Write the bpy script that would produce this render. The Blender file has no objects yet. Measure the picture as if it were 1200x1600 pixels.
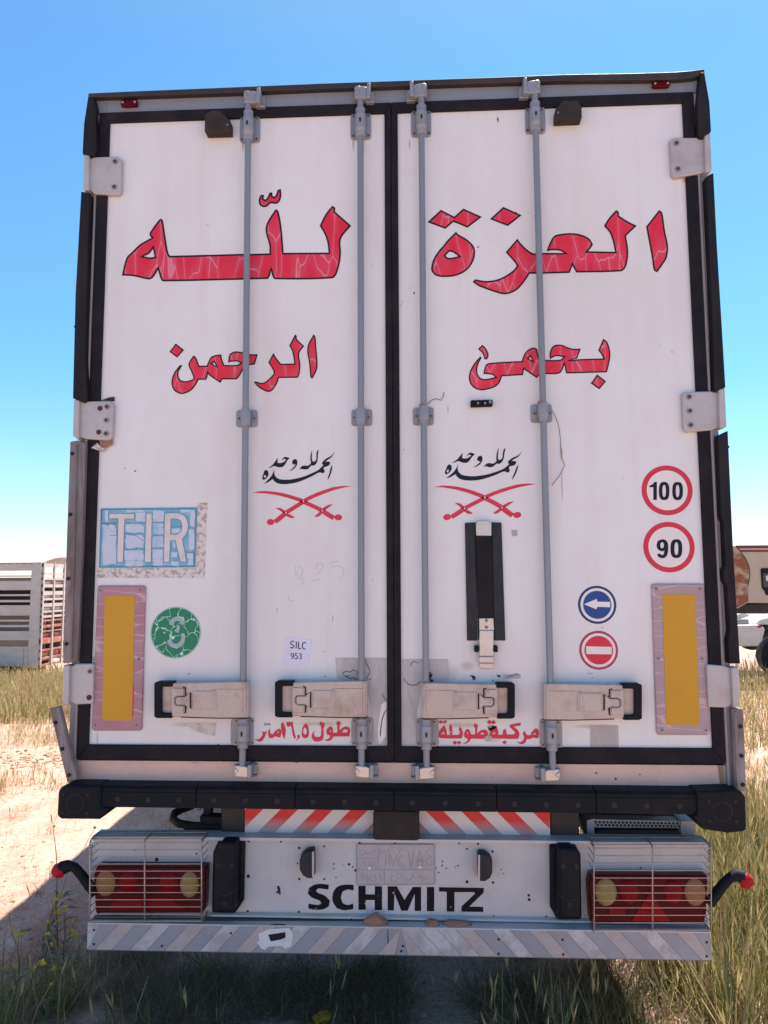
import bpy, bmesh, math, random
import numpy as np
from mathutils import Vector, Matrix, Euler, noise
from mathutils.geometry import tessellate_polygon

random.seed(7); RNG = np.random.default_rng(7)
SC = bpy.context.scene
COL = SC.collection

# ------------------------------------------------------------------ camera
FPX = 1150.0                                   # focal length in pixels of a 1200 x 1600 picture
CAM_EUL = (1.6696180858789966, 0.004326441669810247, 0.04823661133062981)
CAM_LOC = (0.10158455620039734, -2.8620425764562407, 1.8274355897090795)
cd = bpy.data.cameras.new("camera"); cam = bpy.data.objects.new("camera", cd); COL.objects.link(cam)
cam.location = CAM_LOC; cam.rotation_euler = CAM_EUL
cd.sensor_fit = 'VERTICAL'; cd.sensor_height = 24.0; cd.lens = 24.0 * FPX / 1600.0
cd.clip_start = 0.05; cd.clip_end = 3000
SC.camera = cam

# ------------------------------------------------------------------ sky, sun, exposure
SUN_DIR = Vector((0.256, 0.36, 1.0)).normalized()          # towards the sun
SUN_EL = math.asin(SUN_DIR.z); SUN_AZ = math.atan2(SUN_DIR.x, SUN_DIR.y)
w = bpy.data.worlds.new("World"); SC.world = w; w.use_nodes = True
nt = w.node_tree; bg = nt.nodes['Background']
sky = nt.nodes.new('ShaderNodeTexSky'); sky.sky_type = 'NISHITA'; sky.sun_disc = False
sky.sun_elevation = SUN_EL; sky.sun_rotation = SUN_AZ
sky.air_density = 1.0; sky.dust_density = 0.6; sky.ozone_density = 2.0; sky.altitude = 700
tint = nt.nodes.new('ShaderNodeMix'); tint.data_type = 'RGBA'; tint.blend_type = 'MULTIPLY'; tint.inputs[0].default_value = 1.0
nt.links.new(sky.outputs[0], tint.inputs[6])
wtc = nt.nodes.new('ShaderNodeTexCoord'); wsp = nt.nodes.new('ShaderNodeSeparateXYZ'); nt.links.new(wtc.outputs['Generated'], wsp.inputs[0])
wr = nt.nodes.new('ShaderNodeValToRGB'); nt.links.new(wsp.outputs[2], wr.inputs[0])         # clear cyan sky low down, warm tint added high overhead to warm the shade below
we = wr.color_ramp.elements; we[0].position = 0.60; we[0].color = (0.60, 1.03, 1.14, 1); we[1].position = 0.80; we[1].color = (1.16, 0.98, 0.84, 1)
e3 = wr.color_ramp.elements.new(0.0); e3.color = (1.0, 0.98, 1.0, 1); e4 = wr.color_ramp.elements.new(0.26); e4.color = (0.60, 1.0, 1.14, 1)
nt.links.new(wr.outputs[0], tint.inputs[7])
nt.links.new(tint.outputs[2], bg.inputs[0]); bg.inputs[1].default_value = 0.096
sd = bpy.data.lights.new("sun", 'SUN'); so = bpy.data.objects.new("sun", sd); COL.objects.link(so)
sd.energy = 4.8; sd.angle = math.radians(0.5); sd.color = (1.0, 0.91, 0.80)
so.rotation_euler = SUN_DIR.to_track_quat('Z', 'Y').to_euler(); so.location = (8, 12, 30)
SC.view_settings.view_transform = 'Standard'; SC.view_settings.look = 'None'
SC.view_settings.gamma = 1.0; SC.view_settings.exposure = 1.14
SC.cycles.max_bounces = 8; SC.cycles.diffuse_bounces = 4; SC.cycles.transparent_max_bounces = 8

# ------------------------------------------------------------------ measuring: picture pixel -> point in the place
RM = Euler(CAM_EUL, 'XYZ').to_matrix(); CL = Vector(CAM_LOC)
def ray(px, py): return RM @ Vector(((px - 600) / FPX, (800 - py) / FPX, -1.0))
def P(px, py, y=0.0):                                       # on the upright plane Y = y
    d = ray(px, py); return CL + d * ((y - CL.y) / d.y)
def Gp(px, py, z=0.0):
    d = ray(px, py); return CL + d * ((z - CL.z) / d.z)

# ------------------------------------------------------------------ materials
def nd(t, kind, **kw):
    n = t.nodes.new(kind)
    for k, v in kw.items(): setattr(n, k, v)
    return n
def new_mat(name):
    m = bpy.data.materials.new(name); m.use_nodes = True
    return m, m.node_tree, m.node_tree.nodes['Principled BSDF']
def lk(t, a, b): t.links.new(a, b)
def mixc(t, fac, a, b):
    n = nd(t, 'ShaderNodeMix', data_type='RGBA')
    for s, v in ((0, fac), (6, a), (7, b)):
        if isinstance(v, (int, float)): n.inputs[s].default_value = v
        elif isinstance(v, tuple): n.inputs[s].default_value = v + (1,) if len(v) == 3 else v
        else: lk(t, v, n.inputs[s])
    return n.outputs[2]
def math_(t, op, a, b=0.0, clamp=False):
    n = nd(t, 'ShaderNodeMath', operation=op); n.use_clamp = clamp
    for s, v in ((0, a), (1, b)):
        if isinstance(v, (int, float)): n.inputs[s].default_value = v
        else: lk(t, v, n.inputs[s])
    return n.outputs[0]
def ramp(t, fac, stops):
    n = nd(t, 'ShaderNodeValToRGB'); e = n.color_ramp.elements
    while len(e) < len(stops): e.new(0.5)
    for i, (p, c) in enumerate(stops): e[i].position = p; e[i].color = tuple(c) + (1,) if len(c) == 3 else c
    lk(t, fac, n.inputs[0]); return n.outputs[0]
def coords(t, scale=(1, 1, 1)):
    tc = nd(t, 'ShaderNodeTexCoord'); mp = nd(t, 'ShaderNodeMapping'); mp.inputs['Scale'].default_value = scale
    lk(t, tc.outputs['Object'], mp.inputs[0]); return mp.outputs[0]
def noise_(t, vec, scale, detail=4, rough=0.55, dist=0.0):
    n = nd(t, 'ShaderNodeTexNoise'); n.inputs['Scale'].default_value = scale
    n.inputs['Detail'].default_value = detail; n.inputs['Roughness'].default_value = rough; n.inputs['Distortion'].default_value = dist
    lk(t, vec, n.inputs['Vector']); return n.outputs[0]
def cracks(t, vec, scale, width):
    v = nd(t, 'ShaderNodeTexVoronoi', feature='DISTANCE_TO_EDGE'); v.inputs['Scale'].default_value = scale
    lk(t, vec, v.inputs['Vector'])
    return math_(t, 'LESS_THAN', v.outputs['Distance'], width)
def bump(t, b, h, strength, dist=0.01):
    n = nd(t, 'ShaderNodeBump'); n.inputs['Strength'].default_value = strength; n.inputs['Distance'].default_value = dist
    lk(t, h, n.inputs['Height']); lk(t, n.outputs[0], b.inputs['Normal'])

def worn(name, col, dirt, amount=0.5, rough=0.5, metal=0.0, scale=6.0, stretch=(1, 1, 1), bmp=0.08, lo=0.45, hi=0.75, spec=0.4, extra=None):
    """paint / metal / rubber with blotchy soiling of its own shape"""
    m, t, b = new_mat(name)
    v = coords(t, stretch)
    n1 = noise_(t, v, scale, 6, 0.62, 0.4); n2 = noise_(t, v, scale * 7.3, 4, 0.6)
    f = math_(t, 'MULTIPLY', ramp(t, n1, [(lo, (0, 0, 0)), (hi, (1, 1, 1))]), amount)
    c = mixc(t, f, col, dirt)
    f2 = math_(t, 'MULTIPLY', ramp(t, n2, [(0.5, (0, 0, 0)), (0.8, (1, 1, 1))]), amount * 0.5)
    c = mixc(t, f2, c, dirt)
    if extra: c = extra(t, v, c)
    lk(t, c, b.inputs['Base Color'])
    r = math_(t, 'ADD', math_(t, 'MULTIPLY', n2, 0.25), rough - 0.12)
    lk(t, r, b.inputs['Roughness']); b.inputs['Metallic'].default_value = metal
    b.inputs['Specular IOR Level'].default_value = spec
    bump(t, b, n2, bmp, 0.004)
    return m

STAINS = []                                                  # (x, z, rx, rz, colour, strength): rust runs and grime with a shape of their own
def stain_extra(t, v, c):
    v = coords(t)
    sep = nd(t, 'ShaderNodeSeparateXYZ'); lk(t, v, sep.inputs[0])
    nz = noise_(t, v, 38, 5, 0.7)
    for (x, z, rx, rz, colr, s) in STAINS:
        dx = math_(t, 'DIVIDE', math_(t, 'SUBTRACT', sep.outputs[0], x), rx)
        dz = math_(t, 'DIVIDE', math_(t, 'SUBTRACT', sep.outputs[2], z), rz)
        d2 = math_(t, 'ADD', math_(t, 'MULTIPLY', dx, dx), math_(t, 'MULTIPLY', dz, dz))
        d2 = math_(t, 'ADD', d2, math_(t, 'MULTIPLY', math_(t, 'SUBTRACT', nz, 0.5), 1.6))
        f = math_(t, 'MULTIPLY', math_(t, 'SUBTRACT', 1.0, d2, True), s)
        c = mixc(t, f, c, colr)
    return c
def add_stain(px, py, rx, rz, colr=(0.33, 0.17, 0.08), s=0.6):
    p = P(px, py); STAINS.append((p.x, p.z, rx, rz, colr, s))
RUST = (0.30, 0.13, 0.055)
for a in ((552, 224, .006, .045), (566, 232, .010, .06), (640, 226, .005, .03), (380, 226, .006, .035), (152, 305, .02, .02), (1072, 282, .02, .015), (160, 700, .03, .02),
          (152, 1152, .004, .03), (877, 708, .007, .035), (878, 760, .004, .07), (340, 206, .05, .012), (888, 190, .05, .012), (778, 187, .006, .02),
          (165, 690, .035, .03)):
    add_stain(*a, colr=RUST, s=0.55)
for a in ((300, 1132, .09, .012), (500, 1131, .10, .010), (720, 1133, .08, .012), (930, 1135, .10, .010), (770, 1150, .04, .03), (730, 1040, .03, .02), (560, 1050, .06, .03), (590, 1120, .05, .08),
          (455, 1075, .05, .03), (690, 1050, .07, .05)):
    add_stain(*a, colr=(0.36, 0.31, 0.28), s=0.55)

def speck_extra(t, v, c):                                    # tiny chips and fly spots
    vo = nd(t, 'ShaderNodeTexVoronoi'); vo.inputs['Scale'].default_value = 26.0; lk(t, v, vo.inputs['Vector'])
    nz = noise_(t, v, 3.0, 2)
    th = math_(t, 'MULTIPLY', math_(t, 'SUBTRACT', nz, 0.42, True), 0.16)
    f = math_(t, 'LESS_THAN', vo.outputs['Distance'], th)
    c = mixc(t, math_(t, 'MULTIPLY', f, 0.55), c, (0.25, 0.2, 0.18))
    return c
def door_extra(t, v, c):
    st = noise_(t, coords(t, (11, 1, .55)), 1.0, 5, .62)                 # thin vertical wash marks
    c = mixc(t, math_(t, 'MULTIPLY', ramp(t, st, [(.5, (0, 0, 0)), (.72, (1, 1, 1))]), .32), c, (0.60, 0.55, 0.52))
    dn = noise_(t, coords(t, (1.3, 1, 1.0)), 1.7, 7, .7)                 # uneven dust film
    c = mixc(t, math_(t, 'MULTIPLY', ramp(t, dn, [(.45, (0, 0, 0)), (.7, (1, 1, 1))]), .3), c, (0.64, 0.58, 0.54))
    return stain_extra(t, v, speck_extra(t, v, c))

M = {}
M['door'] = worn('white door paint', (0.70, 0.725, 0.748), (0.60, 0.575, 0.565), 0.45, 0.38, 0, 1.6, (1, 1, 0.55), 0.03, extra=door_extra)
M['white_side'] = worn('white body panel', (0.74, 0.73, 0.72), (0.5, 0.46, 0.42), 0.4, 0.42, 0, 1.2)
M['grey_frame'] = worn('grey frame paint', (0.215, 0.25, 0.295), (0.20, 0.17, 0.15), 0.55, 0.45, 0.1, 5, (1, 1, .4))
M['lip'] = worn('dark roof edge trim', (0.022, 0.02, 0.025), (0.07, 0.045, 0.033), 0.7, 0.55, 0, 6)
M['sill'] = worn('dusty sill beam paint', (0.64, 0.47, 0.405), (0.46, 0.32, 0.265), 0.6, 0.55, 0, 5, (0.6, 1, 1), extra=speck_extra)
M['gasket'] = worn('black door rubber', (0.012, 0.011, 0.016), (0.045, 0.037, 0.036), 0.4, 0.66, 0, 9, (1, 1, 1), 0.15, spec=0.14)
M['strip'] = worn('black edge strip rubber', (0.013, 0.012, 0.017), (0.04, 0.033, 0.033), 0.5, 0.6, 0, 8, (1, 1, .3), spec=0.16)
M['alu'] = worn('weathered grey edge profile', (0.27, 0.245, 0.255), (0.11, 0.085, 0.08), 0.75, 0.6, 0.15, 9, (1.6, 1.6, 0.25), 0.3, 0.42, 0.62)
M['hinge'] = worn('hinge steel painted pale grey', (0.45, 0.44, 0.455), (0.33, 0.28, 0.255), 0.55, 0.4, 0.1, 9)
M['post_grey'] = worn('grey post paint', (0.29, 0.28, 0.295), (0.20, 0.165, 0.15), 0.6, 0.5, 0.0, 6, (1, 1, .3))
M['rod'] = worn('zinc grey locking rod', (0.215, 0.25, 0.295), (0.24, 0.19, 0.16), 0.4, 0.4, 0.2, 9, (1, 1, .2), .03)
M['fit'] = worn('zinc grey fitting', (0.27, 0.295, 0.335), (0.24, 0.18, 0.145), 0.5, 0.42, 0.2, 9, bmp=.03)
M['handle'] = worn('grey steel handle paint', (0.47, 0.41, 0.38), (0.28, 0.19, 0.145), 0.55, 0.4, 0.1, 11, lo=.5, hi=.7)
M['latch_steel'] = worn('bright zinc plated steel', (0.56, 0.53, 0.51), (0.40, 0.31, 0.26), 0.5, 0.34, 0.5, 9, bmp=.015)
M['dark'] = worn('dark recess', (0.012, 0.011, 0.012), (0.03, 0.022, 0.018), 0.4, 0.7)
M['tear_dark'] = worn('torn edge', (0.12, 0.10, 0.097), (0.24, 0.21, 0.2), 0.6, 0.7, 0, 40)
M['bolt'] = worn('dull bolt head', (0.30, 0.29, 0.29), (0.14, 0.09, 0.07), 0.5, 0.42, 0.6, 60)
M['rust_hole'] = worn('rusted bolt hole', (0.07, 0.03, 0.022), (0.12, 0.05, 0.03), 0.6, 0.8)
M['buffer'] = worn('blue black rubber buffer', (0.006, 0.009, 0.014), (0.028, 0.024, 0.024), 0.45, 0.55, 0, 9, (1, 1, 1), 0.2, spec=0.12)
M['black_steel'] = worn('sooty black chassis steel', (0.018, 0.017, 0.017), (0.06, 0.045, 0.035), 0.5, 0.6, 0.0, 8)
M['brown_bracket'] = worn('rust brown bracket', (0.02, 0.015, 0.011), (0.06, 0.038, 0.022), 0.6, 0.65, 0, 20)
M['rubber_pad'] = worn('brown black rubber pad', (0.014, 0.011, 0.011), (0.045, 0.033, 0.028), 0.5, 0.7, 0, 22, bmp=.3)
M['panel_low'] = worn('scuffed white rear panel', (0.50, 0.505, 0.515), (0.34, 0.31, 0.305), 0.4, 0.45, 0, 4, (1, 1, 1), 0.04, extra=speck_extra)
M['flange'] = worn('dusty grey white ledge', (0.50, 0.50, 0.515), (0.30, 0.25, 0.22), 0.55, 0.5, 0, 8, (.5, 1, 1))
M['steel_wire'] = worn('rusty chromed wire', (0.36, 0.31, 0.29), (0.22, 0.12, 0.07), 0.55, 0.35, 0.6, 30)
M['charcoal'] = worn('charcoal plastic', (0.022, 0.025, 0.032), (0.06, 0.055, 0.056), 0.4, 0.5, 0, 14, spec=.2)
M['ink'] = worn('black vinyl', (0.012, 0.012, 0.018), (0.05, 0.045, 0.05), 0.3, 0.5, 0, 20, spec=.15)
M['navy_ink'] = worn('blue black vinyl', (0.012, 0.016, 0.03), (0.03, 0.03, 0.045), 0.3, 0.5, 0, 20, spec=.15)
def chipped(t, v, c):
    nz = noise_(t, v, 46, 5, 0.75)
    return mixc(t, ramp(t, nz, [(0.63, (0, 0, 0)), (0.67, (1, 1, 1))]), c, (0.55, 0.53, 0.52))
M['ink_chipped'] = worn('chipped black vinyl', (0.007, 0.006, 0.010), (0.03, 0.026, 0.03), 0.3, 0.55, 0, 20, spec=.12, extra=chipped)
def crack_red(t, v, c):
    vec = coords(t, (13, 0.3, 3.2))
    nzv = nd(t, 'ShaderNodeTexNoise'); nzv.inputs['Scale'].default_value = 0.8; lk(t, vec, nzv.inputs['Vector'])
    va = nd(t, 'ShaderNodeVectorMath', operation='MULTIPLY_ADD'); lk(t, nzv.outputs['Color'], va.inputs[0]); va.inputs[1].default_value = (.8, .8, .8); lk(t, vec, va.inputs[2])
    f = cracks(t, va.outputs[0], 1.15, 0.012)
    vo = nd(t, 'ShaderNodeTexVoronoi', feature='DISTANCE_TO_EDGE'); vo.inputs['Scale'].default_value = 1.15; lk(t, va.outputs[0], vo.inputs['Vector'])
    soft = math_(t, 'SUBTRACT', 1.0, math_(t, 'MULTIPLY', vo.outputs['Distance'], 5.0), True)
    c = mixc(t, math_(t, 'MULTIPLY', soft, 0.35), c, (0.62, 0.12, 0.19))
    return mixc(t, math_(t, 'MULTIPLY', f, 0.75), c, (0.66, 0.24, 0.33))
M['red'] = worn('crazed crimson vinyl', (0.66, 0.012, 0.042), (0.62, 0.05, 0.10), 0.6, 0.45, 0, 7, extra=crack_red)
M['red_small'] = worn('scraped red vinyl', (0.60, 0.02, 0.06), (0.55, 0.07, 0.12), 0.5, 0.45, 0, 12, extra=lambda t, v, c: mixc(t, ramp(t, noise_(t, v, 24, 4, .6), [(0.66, (0, 0, 0)), (0.68, (1, 1, 1))]), c, (0.55, 0.45, 0.43)))
M['sign_red'] = worn('sign red vinyl', (0.60, 0.018, 0.055), (0.52, 0.05, 0.1), 0.5, 0.42, 0, 9)
M['sign_dark_red'] = worn('faded sign red vinyl', (0.42, 0.025, 0.09), (0.45, 0.08, 0.14), 0.5, 0.42, 0, 9)
M['sign_white'] = worn('sign white vinyl', (0.74, 0.72, 0.72), (0.62, 0.58, 0.57), 0.4, 0.42, 0, 9)
M['sign_blue'] = worn('sign blue vinyl', (0.006, 0.055, 0.24), (0.01, 0.07, 0.28), 0.5, 0.42, 0, 9)
M['sign_navy'] = worn('sign navy vinyl', (0.005, 0.03, 0.12), (0.01, 0.05, 0.16), 0.5, 0.42, 0, 9)
def crack_green(t, v, c):
    vec = coords(t, (14, 0.2, 14))
    nzv = nd(t, 'ShaderNodeTexNoise'); nzv.inputs['Scale'].default_value = 1.6; lk(t, vec, nzv.inputs['Vector'])
    va = nd(t, 'ShaderNodeVectorMath', operation='MULTIPLY_ADD'); lk(t, nzv.outputs['Color'], va.inputs[0]); va.inputs[1].default_value = (1.1, 1.1, 1.1); lk(t, vec, va.inputs[2])
    f = cracks(t, va.outputs[0], 1.35, 0.022)
    return mixc(t, f, c, (0.45, 0.72, 0.62))
M['green'] = worn('crazed green vinyl', (0.003, 0.20, 0.105), (0.005, 0.15, 0.08), 0.5, 0.4, 0, 9, extra=crack_green)
M['green_edge'] = worn('pale green rim', (0.30, 0.50, 0.46), (0.4, 0.55, 0.5), 0.5, 0.4)
M['green_digit'] = worn('grey blue scraped digit', (0.33, 0.44, 0.48), (0.12, 0.36, 0.28), 0.5, 0.4, 0, 40)
M['tir_blue'] = worn('bleached flaking blue enamel', (0.52, 0.58, 0.71), (0.10, 0.36, 0.52), 0.6, 0.5, 0, 7, (1, 1, 1), 0.1, 0.52, 0.70)
M['tir_mid'] = worn('blue enamel', (0.14, 0.37, 0.53), (0.36, 0.50, 0.64), 0.8, 0.5, 0, 16, (1, 1, 1), 0.1, 0.45, 0.62)
M['tir_rim'] = worn('turquoise enamel rim', (0.05, 0.27, 0.40), (0.25, 0.42, 0.52), 0.6, 0.5, 0, 22)
M['tir_letter'] = worn('yellowed white letter', (0.66, 0.62, 0.62), (0.45, 0.38, 0.37), 0.5, 0.5, 0, 25)
M['glue'] = worn('dried glue residue', (0.66, 0.64, 0.63), (0.33, 0.29, 0.27), 0.85, 0.7, 0, 55, (1, 1, 1), 0.3, 0.5, 0.56)
M['tape'] = worn('grey duct tape', (0.50, 0.49, 0.50), (0.34, 0.33, 0.335), 0.7, 0.5, 0.05, 12, (1, 1, .35), 0.3, 0.4, 0.62)
M['peel'] = worn('peeled undercoat', (0.60, 0.57, 0.55), (0.42, 0.38, 0.36), 0.8, 0.6, 0, 30, (1, 1, 1), .2, .45, .6)
M['paper'] = worn('white paper label', (0.66, 0.68, 0.84), (0.6, 0.6, 0.7), 0.3, 0.6)
M['torn_paper'] = worn('torn white label', (0.62, 0.64, 0.66), (0.42, 0.42, 0.43), 0.5, 0.6, 0, 18)
def crack_pink(t, v, c):
    vec = coords(t, (3, .3, 17)); f = cracks(t, vec, 1.1, 0.02)
    return mixc(t, math_(t, 'MULTIPLY', f, 0.6), c, (0.62, 0.45, 0.5))
M['pink'] = worn('bleached red reflector border', (0.38, 0.185, 0.225), (0.41, 0.29, 0.335), 0.8, 0.45, 0, 8, extra=crack_pink, bmp=.15)
M['pink_grey'] = worn('greyed red reflector border', (0.39, 0.29, 0.32), (0.36, 0.225, 0.275), 0.8, 0.45, 0, 7, extra=crack_pink, bmp=.15)
def hexgrid(t, v, c):
    vo = nd(t, 'ShaderNodeTexVoronoi'); vo.inputs['Scale'].default_value = 140; vo.inputs['Randomness'].default_value = 0.0; lk(t, v, vo.inputs['Vector'])
    return mixc(t, math_(t, 'MULTIPLY', vo.outputs['Distance'], 0.45), c, (0.34, 0.17, 0.01))
M['yellow'] = worn('amber yellow reflective sheet', (0.62, 0.335, 0.012), (0.50, 0.26, 0.012), 0.35, 0.38, 0, 4, extra=hexgrid)
M['chevron_red'] = worn('chevron red', (0.66, 0.02, 0.03), (0.45, 0.24, 0.25), 0.4, 0.45, 0, 9, extra=None)
M['beam_a'] = worn('grey reflective stripe', (0.26, 0.295, 0.35), (0.22, 0.225, 0.245), 0.5, 0.42, 0.15, 10)
M['beam_b'] = worn('worn pale stripe', (0.46, 0.475, 0.51), (0.30, 0.28, 0.28), 0.75, 0.5, 0.05, 14, (1, 1, 1), .1, .42, .6)
M['beam_c'] = worn('flaked pinkish stripe', (0.40, 0.365, 0.36), (0.29, 0.27, 0.27), 0.7, 0.55, 0, 22)
M['beam_edge'] = worn('rusty beam edge', (0.17, 0.15, 0.16), (0.16, 0.09, 0.065), 0.6, 0.6, 0, 12)
M['plate'] = worn('unpainted number plate', (0.40, 0.385, 0.405), (0.29, 0.27, 0.28), 0.5, 0.5, 0.1, 16)
M['plate_line'] = worn('plate embossing edge', (0.31, 0.295, 0.315), (0.22, 0.20, 0.21), 0.5, 0.5, 0.1, 16)
def lens(name, col, rough=0.3, sc=120):
    m, t, b = new_mat(name); v = coords(t)
    vo = nd(t, 'ShaderNodeTexVoronoi'); vo.inputs['Scale'].default_value = sc; vo.inputs['Randomness'].default_value = .15; lk(t, v, vo.inputs['Vector'])
    nz = noise_(t, v, 9, 4)
    c = mixc(t, math_(t, 'MULTIPLY', nz, .5), col, tuple(x * .5 for x in col))
    lk(t, c, b.inputs['Base Color']); b.inputs['Roughness'].default_value = rough
    b.inputs['Specular IOR Level'].default_value = .12
    bump(t, b, vo.outputs['Distance'], 0.25, .002); return m
M['lens_red'] = lens('red lamp lens', (0.085, 0.0012, 0.005))
M['lens_red2'] = lens('bright red lamp lens', (0.50, 0.008, 0.015))
M['lens_mk'] = lens('red side marker lens', (0.40, 0.010, 0.018))
M['lens_tri'] = lens('triangle reflector', (0.27, 0.004, 0.009))
M['lens_redm'] = lens('red reflector lens', (0.21, 0.003, 0.009))
M['lens_amber'] = lens('yellowed indicator lens', (0.33, 0.16, 0.07))
M['lens_cream'] = lens('cream reversing lens', (0.33, 0.24, 0.09))
M['lens_marker'] = lens('faded red marker lens', (0.45, 0.03, 0.055), .3)
M['crumb'] = worn('loose soil', (0.46, 0.29, 0.21), (0.36, 0.20, 0.14), 0.7, 0.95, 0, 9, bmp=.6)
M['clod'] = worn('red brown dried mud', (0.30, 0.165, 0.115), (0.20, 0.10, 0.07), 0.7, 0.9, 0, 30, bmp=.6)
M['stone'] = worn('pale field stone', (0.40, 0.31, 0.25), (0.28, 0.19, 0.14), 0.6, 0.85, 0, 12, bmp=.5)
M['rag'] = worn('mustard yellow scrap', (0.62, 0.36, 0.02), (0.40, 0.22, 0.03), 0.5, 0.7, 0, 25, bmp=.3)
M['tyre'] = worn('dusty tyre rubber', (0.022, 0.021, 0.02), (0.09, 0.07, 0.055), 0.6, 0.8, 0, 6)
M['rim'] = worn('dusty steel rim', (0.30, 0.28, 0.27), (0.2, 0.13, 0.09), 0.6, 0.5, 0.5, 9)
M['cattle_grey'] = worn('chalky grey white planks', (0.50, 0.49, 0.47), (0.36, 0.29, 0.22), 0.5, 0.65, 0, 2.2, (1, 1, 3))
M['cattle_white'] = worn('chalk white gate paint', (0.60, 0.54, 0.51), (0.36, 0.2, 0.14), 0.6, 0.6, 0, 4)
M['cattle_red'] = worn('rusty red gate paint', (0.42, 0.12, 0.075), (0.50, 0.34, 0.28), 0.7, 0.65, 0, 5, (1, 1, 1), .1, .45, .6)
M['cattle_brown'] = worn('ochre brown rail', (0.26, 0.19, 0.12), (0.17, 0.12, 0.09), 0.6, 0.7, 0, 4)
M['truck_beige'] = worn('faded beige truck paint', (0.44, 0.39, 0.31), (0.36, 0.27, 0.19), 0.5, 0.5, 0, 2.5)
M['truck_rust'] = worn('rust eaten beige paint', (0.40, 0.32, 0.23), (0.23, 0.085, 0.04), 1.0, 0.7, 0, 2.9, (.8, 1, 1.2), .2, .42, .54)
M['truck_red'] = worn('dark red stripe', (0.16, 0.025, 0.03), (0.09, 0.03, 0.03), 0.6, 0.5, 0, 6)
M['car_white'] = worn('chalky white car paint', (0.62, 0.66, 0.69), (0.42, 0.4, 0.38), 0.4, 0.35, 0, 3)
M['glass'] = worn('dusty dark window', (0.03, 0.035, 0.04), (0.10, 0.09, 0.08), 0.4, 0.15, 0, 5)

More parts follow.
